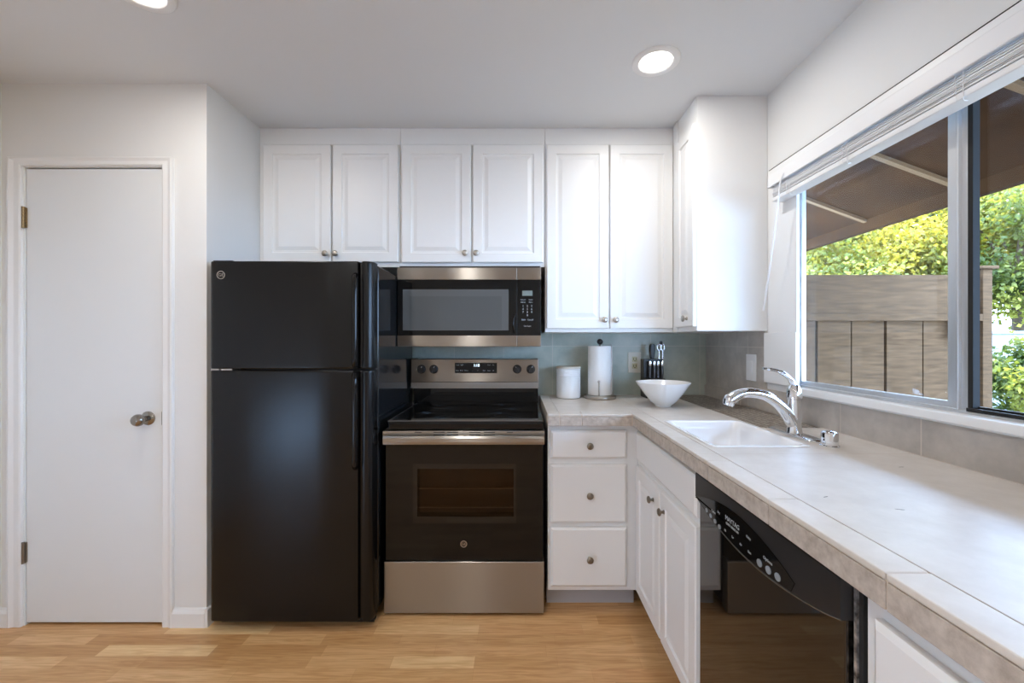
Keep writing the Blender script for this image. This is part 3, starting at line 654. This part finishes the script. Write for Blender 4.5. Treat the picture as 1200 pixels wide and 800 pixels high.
for k, (x, z) in enumerate(((0.085, 0.800), (0.110, 0.795), (0.135, 0.790), (0.160, 0.786), (0.345, 0.787), (0.378, 0.789), (0.410, 0.792))):
    bm = bmesh.new(); r = 0.0065 if k < 4 else 0.009
    loft(bm, [[T @ Vector((x+r*math.cos(a*PI/10), y, z+r*0.9*math.sin(a*PI/10))) for a in range(20)] for y in (-0.0345, -0.0365)])
    link('button', bm, mat('grey_button', (0.26, 0.30, 0.33), 0.35) if k == 0 else bpy.data.materials['grey_button'], ins)
bm = bmesh.new(); addbox(bm, Wd-0.012, Wd-0.006, -0.012, 0.0, 0.11, 0.885, T); link('edge_trim', bm, mat('scuffed_trim', (0.5, 0.5, 0.5), 0.4, 0.8, vary=0.9, vscale=60), t)
bm = bmesh.new(); addbox(bm, Wd-0.006, Wd+0.003, -0.008, 0.0, 0.11, 0.885, T); link('side_gasket', bm, M['dark'], t); bm = bmesh.new(); addbox(bm, 0.0, 0.008, -0.006, 0, 0.11, 0.885, T); link('side_gasket', bm, M['dark'], t)
bm = bmesh.new(); addbox(bm, 0.01, Wd-0.01, 0.05, 0.07, 0.0, 0.112, T); link('toe_panel', bm, M['blackmat'], t)
bm = bmesh.new(); addbox(bm, 0.0, Wd, -0.005, 0.05, 0.885, 0.890, T); link('top_gasket', bm, M['dark'], t)

# ================================================================== WORKTOP
t = thing('countertop', (0.85, 1.3, ZT-0.055), 'L shaped stone tiled countertop with sandy grout', 'countertop')
EX, EY, CL = 0.530, 1.927, 0.140
SX0, SX1, SY0, SY1 = 0.612, 0.930, 1.320, 1.760
inX0, inY = EX+0.066, EY+0.066
MX0 = 0.945
top = plate([CL+0.056, inX0, SX0+0.01, SX1-0.01, MX0, XR-0.0095], [-0.45, SY0+0.01, 1.62, SY1-0.01, inY, YB-0.0105],
            lambda u, v: (v > inY or u > inX0) and not (SX0 < u < SX1-0.01 and SY0+0.01 < v < SY1-0.01) and not (u > MX0 and v > 1.62), ZT-0.055, ZT, 'XYZ')
link('tile_field', top, M['tile_top'], t)
link('mosaic_inlay', B((MX0+0.0005, XR-0.019, 1.6205, YB-0.0105, ZT-0.055, ZT+0.0008)), M['mosaic'], t)['label'] = 'brown pebble mosaic strip in the corner behind the sink'
link('edge_grout', B((EX+0.004, inX0-0.001, -0.45, EY+0.06, ZT-0.054, ZT-0.002), (CL+0.004, EX+0.06, EY+0.004, inY-0.001, ZT-0.054, ZT-0.002), (CL+0.004, CL+0.055, EY+0.06, YB-0.011, ZT-0.054, ZT-0.002)), M['grout'], t)
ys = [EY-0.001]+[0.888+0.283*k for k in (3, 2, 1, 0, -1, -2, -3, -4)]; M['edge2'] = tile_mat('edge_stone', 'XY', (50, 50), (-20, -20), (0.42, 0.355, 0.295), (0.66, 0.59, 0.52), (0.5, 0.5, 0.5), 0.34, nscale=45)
ys = [inY-0.001, 1.737, 1.454, 1.171, 0.888, 0.605, 0.322, 0.039, -0.244, -0.45]
for a, b in zip(ys, ys[1:]):
    g = 0.0016
    bm = bmesh.new()
    addbox(bm, EX, inX0-0.002, b+g, a-g, ZT-0.011, ZT+0.0006); link('bullnose_tile', bm, M['tile_top'], t, bevel=0.0022)
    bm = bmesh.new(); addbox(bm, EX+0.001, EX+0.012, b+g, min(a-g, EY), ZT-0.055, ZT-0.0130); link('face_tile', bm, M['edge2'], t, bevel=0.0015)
for a, b in ((CL, 0.196), (0.196, 0.298), (0.298, EX-0.001)):
    g = 0.0014 ; bm = bmesh.new(); x0_ = a+g if a != CL else a
    addbox(bm, x0_, b-g, EY, inY-0.002, ZT-0.011, ZT+0.0006); link('bullnose_tile', bm, M['tile_top'], t, bevel=0.0022)
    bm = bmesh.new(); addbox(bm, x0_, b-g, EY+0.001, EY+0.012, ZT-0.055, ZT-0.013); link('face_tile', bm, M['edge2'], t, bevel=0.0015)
for a, b in ((inY, 2.30), (2.30, YB-0.011)):
    link('bullnose_tile', B((CL, CL+0.054, a+0.0014, b-0.0014, ZT-0.055, ZT+0.0006)), M['tile_top'], t, bevel=0.0022)
for k, (x, y, a) in enumerate(((0.662, 0.900, 0.4), (0.759, 0.832, -0.3), (1.02, 1.114, 0.1))):
    T = Matrix.Translation((x, y, ZT)) @ Matrix.Rotation(a, 4, 'Z')
    bm = bmesh.new(); loft(bm, [[T @ Vector((u, v, z)) for u, v in ((-0.009, 0), (-0.004, 0.0014), (0.003, 0.0018), (0.008, 0.0004), (0.004, -0.0012), (-0.005, -0.0010))] for z in (0.0001, 0.0004)])
    link('chip_mark', bm, M['nickeldark'], t)

# ================================================================== SINK
t = thing('kitchen_sink', ((SX0+SX1)/2, (SY0+SY1)/2, ZT-0.19), 'white enamel sink set into the tiled counter', 'sink')
def rr(x0, x1, y0, y1, r, z, n=6):
    out = []
    for cx_, cy_, a0 in ((x1-r, y1-r, 0), (x0+r, y1-r, PI/2), (x0+r, y0+r, PI), (x1-r, y0+r, 1.5*PI)):
        for k in range(n+1): a = a0+PI/2*k/n; out.append(Vector((cx_+r*math.cos(a), cy_+r*math.sin(a), z)))
    return out
bm = bmesh.new(); L = [(0.0, ZT+0.0008, 0.02), (0.001, ZT+0.003, 0.02), (0.006, ZT+0.004, 0.022), (0.014, ZT+0.003, 0.028), (0.020, ZT-0.004, 0.032), (0.024, ZT-0.03, 0.036), (0.036, ZT-0.150, 0.05), (0.060, ZT-0.176, 0.05), (0.12, ZT-0.182, 0.04)]
loft(bm, [rr(SX0+i, SX1-i, SY0+i, SY1-i, r, z) for i, z, r in L], False, True)
loft(bm, [rr(SX0+i, SX1-i, SY0+i, SY1-i, r, z) for i, z, r in [(0.001, ZT+0.001, 0.02), (0.012, ZT-0.004, 0.02), (0.014, ZT-0.04, 0.03), (0.03, ZT-0.16, 0.05), (0.055, ZT-0.19, 0.05)]], False, True)
link('basin', bm, M['sink'], t, smooth=True)
bm = bmesh.new(); lathe(bm, [(0.042, 0), (0.042, 0.003), (0.034, 0.004), (0.030, 0.001), (0.001, 0.001)], Matrix.Translation((0.77, 1.54, ZT-0.182)), 28)
link('drain', bm, M['chrome'], t, smooth=True)

# ================================================================== FAUCET
fx, fy = 0.990, 1.500
t = thing('kitchen_faucet', (fx, fy, ZT), 'chrome single lever faucet with curved spout over the sink', 'faucet')
bm = bmesh.new(); loft(bm, [rr(fx-0.030+i, fx+0.030-i, fy-0.125+i, fy+0.125-i, 0.029-i, z, 8) for i, z in ((0, ZT+0.001), (0, ZT+0.005), (0.003, ZT+0.008), (0.010, ZT+0.009))])
link('base_plate', bm, M['chrome'], t, smooth=True)
bm = bmesh.new(); lathe(bm, [(0.027, 0.008), (0.025, 0.016), (0.0225, 0.03), (0.0215, 0.09), (0.023, 0.115), (0.0235, 0.128)], Matrix.Translation((fx, fy, ZT)), 28)
link('faucet_body', bm, M['chrome'], t, smooth=True)
bm = bmesh.new(); lathe(bm, [(0.0245, 0.129), (0.0250, 0.142), (0.0225, 0.160), (0.016, 0.176), (0.008, 0.184), (0.001, 0.185)], Matrix.Translation((fx, fy, ZT)), 28)
tube(bm, smooth_path([(fx+0.002, fy, ZT+0.172), (fx-0.018, fy+0.004, ZT+0.205), (fx-0.050, fy+0.008, ZT+0.226), (fx-0.085, fy+0.012, ZT+0.234), (fx-0.104, fy+0.014, ZT+0.236)], 5), [0.014]*4+[0.011]*6+[0.0085]*6+[0.0065]*5, 12, sy=0.7)
link('lever_handle', bm, M['chrome'], t, smooth=True)
bm = bmesh.new(); sp_ = smooth_path([(fx-0.004, fy, ZT+0.040), (fx-0.028, fy, ZT+0.078), (fx-0.060, fy, ZT+0.112), (fx-0.105, fy, ZT+0.140), (fx-0.155, fy, ZT+0.150), (fx-0.195, fy, ZT+0.145), (fx-0.232, fy, ZT+0.124)], 6)
tube(bm, sp_, [0.024-0.006*min(1, k/14) for k in range(len(sp_)-8)]+[0.018+0.0005*k for k in range(8)], 18)
link('spout', bm, M['chrome'], t, smooth=True)
bm = bmesh.new(); T = Matrix.Translation((fx-0.236, fy, ZT+0.108)) @ Matrix.Rotation(0.35, 4, 'Y')
lathe(bm, [(0.015, -0.004), (0.018, -0.002), (0.021, 0.010), (0.021, 0.026), (0.017, 0.032)], T, 20); link('spray_head', bm, M['chrome'], t, smooth=True)
bm = bmesh.new(); lathe(bm, [(0.027, 0), (0.027, 0.004), (0.024, 0.006), (0.0235, 0.040), (0.021, 0.046), (0.012, 0.049), (0.001, 0.050)], Matrix.Translation((0.994, 1.335, ZT)), 28)
for k in range(3): addbox(bm, 0.994-0.026, 0.994-0.022, 1.335-0.010, 1.335-0.002, ZT+0.010+k*0.008, ZT+0.013+k*0.008)
tag(link('sink_air_gap', bm, M['chrome'], smooth=True), 'short chrome air gap cylinder on the counter beside the faucet', 'sink fitting')

# ================================================================== THINGS ON THE COUNTER
cx, cy = PX(666, 2.49), 2.49
t = thing('canister', (cx, cy, ZT), 'white ceramic canister with a pale flat lid next to the stove', 'canister')
bm = bmesh.new(); T = Matrix.Translation((cx, cy, ZT+0.0008)); pr = [(0.064, 0), (0.070, 0.003), (0.0715, 0.010)]
for k in range(4): pr += [(0.0715, 0.128+0.010*k), (0.0702, 0.130+0.010*k), (0.0702, 0.132+0.010*k), (0.0715, 0.134+0.010*k)]
lathe(bm, pr+[(0.0715, 0.172), (0.069, 0.174)], T, 48); link('canister_body', bm, M['ceramic'], t, smooth=True)
bm = bmesh.new(); lathe(bm, [(0.068, 0.1745), (0.0725, 0.1755), (0.0725, 0.182), (0.070, 0.185), (0.03, 0.186), (0.001, 0.186)], T, 48); link('lid', bm, M['cream'], t, smooth=True)

hx, hy = 0.487, 2.47
t = thing('paper_towel_holder', (hx, hy, ZT), 'dark metal paper towel stand with a ball finial', 'paper towel holder')
T = Matrix.Translation((hx, hy, ZT+0.0008)); bm = bmesh.new()
lathe(bm, [(0.090, 0), (0.094, 0.004), (0.094, 0.016), (0.090, 0.020), (0.02, 0.021), (0.001, 0.021)], T, 48); link('base', bm, M['nickel'], t, smooth=True)
bm = bmesh.new(); lathe(bm, [(0.006, 0.02), (0.006, 0.315), (0.004, 0.317)], T, 14); link('centre_pole', bm, M['nickeldark'], t, smooth=True)
bm = bmesh.new(); lathe(bm, [(0.006, 0.314)]+[(0.0175*math.sin(a*PI/12), 0.331-0.0175*math.cos(a*PI/12)) for a in range(2, 13)], T, 24); link('finial', bm, M['blackmat'], t, smooth=True)
bm = bmesh.new(); tube(bm, [(hx-0.022, hy-0.082, ZT+0.02), (hx-0.022, hy-0.082, ZT+0.100)], 0.0042, 12)
lathe(bm, [(0.0075*math.sin(a*PI/10)+1e-4, 0.104-0.0085*math.cos(a*PI/10)) for a in range(11)], Matrix.Translation((hx-0.022, hy-0.082, ZT)), 16)
link('stop_pin', bm, M['nickel'], t, smooth=True)
bm = bmesh.new(); tube(bm, [(hx+0.083, hy+0.012, ZT+0.019), (hx+0.078, hy+0.012, ZT+0.15), (hx+0.070, hy+0.010, ZT+0.318), (hx+0.05, hy+0.008, ZT+0.316)], 0.0022, 8)
link('tension_wire', bm, M['nickel'], t, smooth=True)
bm = bmesh.new(); T = Matrix.Translation((hx-0.002, hy, ZT+0.0225))
lathe(bm, [(0.020, 0), (0.066, 0.0), (0.067, 0.002), (0.067, 0.281), (0.066, 0.283), (0.020, 0.283), (0.020, 0.0)], T, 56, cap=False)
addbox(bm, hx+0.064, hx+0.0672, hy-0.022, hy-0.006, ZT+0.024, ZT+0.304)
tag(link('paper_towel_roll', bm, M['paper'], smooth=True), 'white roll of paper towels on the dark metal stand', 'paper towels')

bx_, by_ = PX(777, 2.16), 2.16
bm = bmesh.new(); pr = [(0.036, 0), (0.040, 0.001), (0.041, 0.006)]+[(0.041+0.094*(k/14)**0.82, 0.006+0.117*(k/14)) for k in range(1, 15)]
pr += [(0.1345, 0.1245), (0.131, 0.1235)]+[(0.037+0.094*(k/14)**0.82, 0.012+0.111*(k/14)) for k in range(13, 0, -1)]+[(0.03, 0.010), (0.001, 0.009)]
lathe(bm, pr, Matrix.Translation((bx_, by_, ZT+0.0008)), 72)
tag(link('serving_bowl', bm, M['ceramic'], smooth=True), 'wide white conical bowl on the counter in front of the knife block', 'bowl')

# knife block and knives
kx0, kx1, ky0, ky1 = PX(757, 2.45), PX(780, 2.45), 2.45, 2.56
bm = bmesh.new(); zt = PZ(423.5, 2.45)
kv = [(ky0, ZT), (ky1, ZT), (ky1, zt+0.035), (ky0+0.035, zt+0.035), (ky0+0.035, zt), (ky0, zt-0.004)]
kv = [(ky0, ZT+0.0008), (ky1, ZT+0.0008), (ky1, zt+0.012), (ky0+0.045, zt+0.012), (ky0+0.045, zt-0.100), (ky0, zt-0.100)]
loft(bm, [[Vector((x, y, z)) for y, z in kv] for x in (kx0, kx1)])
tag(link('knife_block', bm, M['blackmat'], bevel=0.003), 'black knife block behind the white bowl', 'knife block')
LABK = ['small steel capped steak knife, leftmost in the front row of the block', 'small steel capped steak knife, second from left in the front row',
        'small steel capped steak knife, third from left in the front row', 'small steel capped steak knife, rightmost in the front row of the block']
for i, px_ in enumerate((761.8, 766.8, 771.2, 776)):
    x = PX(px_, 2.47); zz = zt-0.100
    k = thing('steak_knife', (x, 2.472, zz), LABK[i], 'knife', 'steak knives in the block')
    bm = bmesh.new(); loft(bm, [rr(x-w_, x+w_, 2.472-0.009, 2.472+0.009, 0.0035, z_, 3) for w_, z_ in ((0.005, zz), (0.0065, zz+0.03), (0.0055, zz+0.074))])
    link('handle', bm, M['nickel'] if False else mat('steel_inlaid_handle', (0.10, 0.10, 0.11), 0.25, 0.4) if i == 0 else bpy.data.materials['steel_inlaid_handle'], k, smooth=True)
    bm = bmesh.new(); loft(bm, [rr(x-w_, x+w_, 2.472-0.010, 2.472+0.010, 0.004, z_, 3) for w_, z_ in ((0.0062, zz+0.0745), (0.0088, zz+0.086), (0.008, zz+0.098), (0.0045, zz+0.101))])
    link('end_cap', bm, M['chrome'], k, smooth=True)
x = PX(764.8, 2.51); zz = zt+0.013
k = thing('chef_knife', (x, 2.52, zz), 'large black handled knife standing tallest left in the block', 'knife')
bm = bmesh.new(); loft(bm, [rr(x-w_, x+w_, 2.52-0.012, 2.52+0.012, 0.006, z_, 4) for w_, z_ in ((0.010, zz), (0.013, zz+0.012), (0.0165, zz+0.050), (0.016, zz+0.078), (0.010, zz+0.088))])
link('handle', bm, M['blackmat'], k, smooth=True)
x = PX(774.5, 2.51)
k = thing('kitchen_shears', (x, 2.52, zz), 'steel handled kitchen shears standing right in the knife block', 'scissors')
for s in (-1, 1):
    bm = bmesh.new(); cxs = x+s*0.011+0.003; 
    pts = [(cxs, 2.52, zz), (cxs, 2.52, zz+0.055)]+[(cxs+s*0.0+0.010*math.sin(a)*1.0, 2.52, zz+0.070-0.020*math.cos(a)) for a in [j*PI/8 for j in range(17)]]
    tube(bm, pts, 0.0045, 10); link('shear_handle', bm, M['chrome'], k, smooth=True)
bm = bmesh.new(); lathe(bm, [(0.010, -0.006), (0.012, 0), (0.010, 0.006)], Matrix.Translation((x+0.004, 2.52, zz+0.096)) @ Matrix.Rotation(PI/2, 4, 'Y'), 18); link('end_cap', bm, M['blackmat'], k, smooth=True)

# outlet and switch
t = thing('power_outlet', (PX(743.5, 2.61), 2.61, PZ(424, 2.61)), 'beige double socket plate on the tiled back wall', 'outlet')
ox0, ox1, oz0, oz1 = PX(736, 2.61), PX(751, 2.61), PZ(436.5, 2.61), PZ(412.5, 2.61); oxm = (ox0+ox1)/2; ozm = (oz0+oz1)/2
link('cover_plate', B((ox0, ox1, 2.604, 2.610, oz0, oz1)), M['plastic'], t, bevel=0.002)
for s in (-1, 1):
    f_ = link('socket', B((oxm-0.016, oxm+0.016, 2.6015, 2.605, ozm+s*0.021-0.016, ozm+s*0.021+0.016)), mat('ivory_socket', (0.55, 0.50, 0.30), 0.4) if s < 0 else bpy.data.materials['ivory_socket'], t, bevel=0.002)
    link('slot', B((oxm-0.009, oxm-0.006, 2.601, 2.602, ozm+s*0.021-0.006, ozm+s*0.021+0.007), (oxm+0.006, oxm+0.009, 2.601, 2.602, ozm+s*0.021-0.006, ozm+s*0.021+0.007), (oxm-0.003, oxm+0.003, 2.601, 2.602, ozm+s*0.021-0.013, ozm+s*0.021-0.008)), M['dark'], f_)
sy = 2.10; sx = XR-0.009
t = thing('light_switch', (sx, sy, 1.15), 'white rocker switch plate on the right wall under the cabinet', 'switch')
link('cover_plate', B((sx-0.006, sx, sy-0.043, sy+0.043, 1.084, 1.216)), M['whiteplastic'], t, bevel=0.002)
link('rocker', B((sx-0.010, sx-0.005, sy-0.017, sy+0.017, 1.117, 1.183)), M['whiteplastic'], t, bevel=0.002)

# ================================================================== OUTSIDE
struct(link('ground', B((1.235, 16, -4, 16, -0.35, -0.25)), M['soil']))
# patio cover: sloping plywood underside, battens, end beam
rz = lambda x: 2.58-0.37*(x-1.31)
t = thing('patio_cover', (1.9, 1.5, 2.1), 'brown wooden patio cover seen through the window', 'roof'); t['kind'] = 'structure'; del t['category']
bm = bmesh.new()
loft(bm, [[Vector((x, y, z)) for x, z in ((1.235, rz(1.235)), (2.52, rz(2.52)), (2.52, rz(2.52)+0.05), (1.235, rz(1.235)+0.05))] for y in (-3.5, 7.0)])
link('roof_deck', bm, M['roofwood'], t)
link('end_beam', B((2.48, 2.53, -3.5, 7.0, 2.067, rz(2.48))), M['roofwood'], t)
for y in (3.64, 2.99, 2.34, 1.69, 1.04, 0.39):
    bm = bmesh.new(); loft(bm, [[Vector((x, yy, rz(x)+d)) for yy, d in ((y-0.016, 0), (y+0.016, 0), (y+0.016, -0.022), (y-0.016, -0.022))] for x in (1.33, 2.478)])
    link('batten', bm, M['batten'], t)
# fence
FY = 2.70; S = F/FY
t = thing('garden_fence', (2.2, FY, -0.25), 'weathered brown board fence outside the left window pane', 'fence')
fX = lambda px_: (px_-CX)/S
fz = PZ(322, FY)
link('top_board', B((1.235, fX(1146), FY, FY+0.025, PZ(369, FY), fz)), M['fence'], t)
link('rail', B((1.235, fX(1146), FY-0.03, FY+0.0, PZ(376, FY), PZ(368, FY))), M['fence'], t, bevel=0.002)
edges = [1.235]+[fX(p) for p in (875, 916, 957.5, 998.5, 1038.5, 1082.5, 1125, 1148)]
edges = [e for e in edges if e >= 1.235]; edges = sorted(set(edges))
for i, (a, b) in enumerate(zip(edges, edges[1:])):
    link('board', B((a+0.006, b-0.006, FY+(0.002 if i % 2 else 0.008), FY+0.024, -0.25, PZ(374, FY))), M['fence'], t, bevel=0.002)
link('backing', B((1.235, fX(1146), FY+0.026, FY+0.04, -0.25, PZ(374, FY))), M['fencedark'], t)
link('latch', B((fX(1110.5), fX(1114), FY-0.036, FY-0.030, PZ(396, FY), PZ(367, FY)), (fX(1116), fX(1119), FY-0.036, FY-0.0, PZ(396, FY), PZ(370, FY))), M['rust'], t)
pst = B((fX(1146), fX(1157), FY-0.03, FY+0.05, -0.25, PZ(316, FY)), (fX(1142), fX(1162), FY-0.045, FY+0.065, PZ(316, FY), PZ(312.5, FY)))
link('post', pst, M['fence'], t, bevel=0.003)['label'] = 'square fence post with a flat cap'
struct(link('boundary_wall', B((9.0, 9.12, -4, 4.2, -0.25, 1.15), (8.97, 9.15, -4, 4.2, 1.15, 1.19)), M['fence']))
# white garden wall
GWY = 4.6; gz = PZ(391, GWY)
bm = B((4.4, 7.5, GWY, GWY+0.08, -0.25, gz), (4.4, 7.5, GWY-0.03, GWY+0.11, gz, gz+0.03))
for k in range(12): addbox(bm, 4.4, 7.5, GWY-0.004, GWY, -0.2+k*0.13, -0.2+k*0.13+0.122)
tag(link('garden_wall', bm, M['gardenwall']), 'low white painted wall beyond the fence post', 'garden wall')

def tree(name, x, y, h, cr, cz, nl, ls, m, label, lean=0.1, zs=0.8, nclus=34, seed=1, cat='tree', grp=None, ground=-0.25):
    rnd = random.Random(seed)
    t = thing(name, (x, y, ground), label, cat, grp)
    bm = bmesh.new(); tips = []
    tube(bm, smooth_path([(x, y, ground), (x+lean*0.3, y, ground+h*0.25), (x+lean, y+0.05, cz-cr*zs*0.2), (x+lean*1.3, y, cz+cr*zs*0.5)], 4), [0.085-0.005*k for k in range(13)] if h > 2.0 else [0.03-0.0018*k for k in range(13)], 8)
    for k in range(nclus):
        a = rnd.uniform(0, 2*PI); e = rnd.uniform(-0.9, 1.0); r = cr*rnd.uniform(0.45, 0.95)
        p = Vector((x+lean+r*math.cos(a)*math.cos(e), y+r*math.sin(a)*math.cos(e), cz+r*zs*math.sin(e))); tips.append(p)
        s = Vector((x+lean*0.8, y, cz-cr*zs*0.4)); w = (0.022 if h > 2 else 0.008)
        if k % 2 == 0: tube(bm, [s, s.lerp(p, 0.5)+Vector((0, 0, 0.08)), p], [w, w*0.7, w*0.35], 6)
    link('trunk', bm, M['bark'], t, smooth=True)
    vs, fs = [], []
    for i in range(nl):
        c = tips[rnd.randrange(len(tips))]; q_ = Vector((rnd.gauss(0, 1), rnd.gauss(0, 1), rnd.gauss(0, 0.8)))*cr*0.19+c
        u = Vector((rnd.gauss(0, 1), rnd.gauss(0, 1), rnd.gauss(0, 1)-0.4)).normalized(); v = u.cross(Vector((rnd.gauss(0, 1), rnd.gauss(0, 1), rnd.gauss(0, 1)))).normalized()
        l = ls*rnd.uniform(0.7, 1.3); w = l*0.32; nrm = u.cross(v)*l*0.10; b0 = len(vs)
        vs += [q_-u*l*0.5, q_-u*l*0.1+v*w, q_-u*l*0.1-v*w, q_+u*l*0.5, q_-u*l*0.05+nrm]
        fs += [(b0, b0+1, b0+4), (b0, b0+4, b0+2), (b0+1, b0+3, b0+4), (b0+2, b0+4, b0+3)]
    me = bpy.data.meshes.new('foliage'); o0 = Vector((x, y, ground)); me.from_pydata([tuple(p-o0) for p in vs], [], fs); me.materials.append(m)
    o = bpy.data.objects.new('foliage', me); COL.objects.link(o); o.parent = t; ORG[o.name] = o0
    return t
G = 'trees beyond the fence'
tree('garden_tree', 5.1, 7.0, 4, 1.35, 2.75, 19000, 0.075, M['leafy'], 'yellow green tree above the left end of the fence', seed=3, grp=G)
tree('garden_tree', 6.9, 6.9, 4, 1.35, 3.0, 19000, 0.075, M['leafy'], 'bright yellow tree above the middle of the fence', seed=4, grp=G, lean=0.25)
tree('garden_tree', 6.0, 9.0, 5, 1.9, 3.4, 19000, 0.085, M['leafg'], 'green tree filling the gap behind the two yellow ones', seed=8, grp=G)
tree('garden_tree', 6.35, 5.35, 4, 1.05, 2.35, 19000, 0.065, M['leafg'], 'green tree standing right of the fence post above the white wall', seed=5, grp=G, zs=1.15)
tree('garden_tree', 8.0, 6.6, 5, 1.5, 3.2, 17000, 0.075, M['leafy'], 'golden tree at the right edge of the window view', seed=6, grp=G)
tree('shrub', 4.75, 3.95, 1.5, 0.42, 0.85, 3500, 0.06, M['leafg'], 'leafy green shrub in front of the white wall', seed=12, cat='shrub', zs=1.1, nclus=16, lean=0.03)
tree('hedge_shrub', 3.9, 5.6, 1.8, 0.95, 1.75, 12000, 0.06, M['leafg'], 'low green bush just behind the left part of the fence', seed=21, cat='shrub', zs=0.55, nclus=24, lean=0.0)
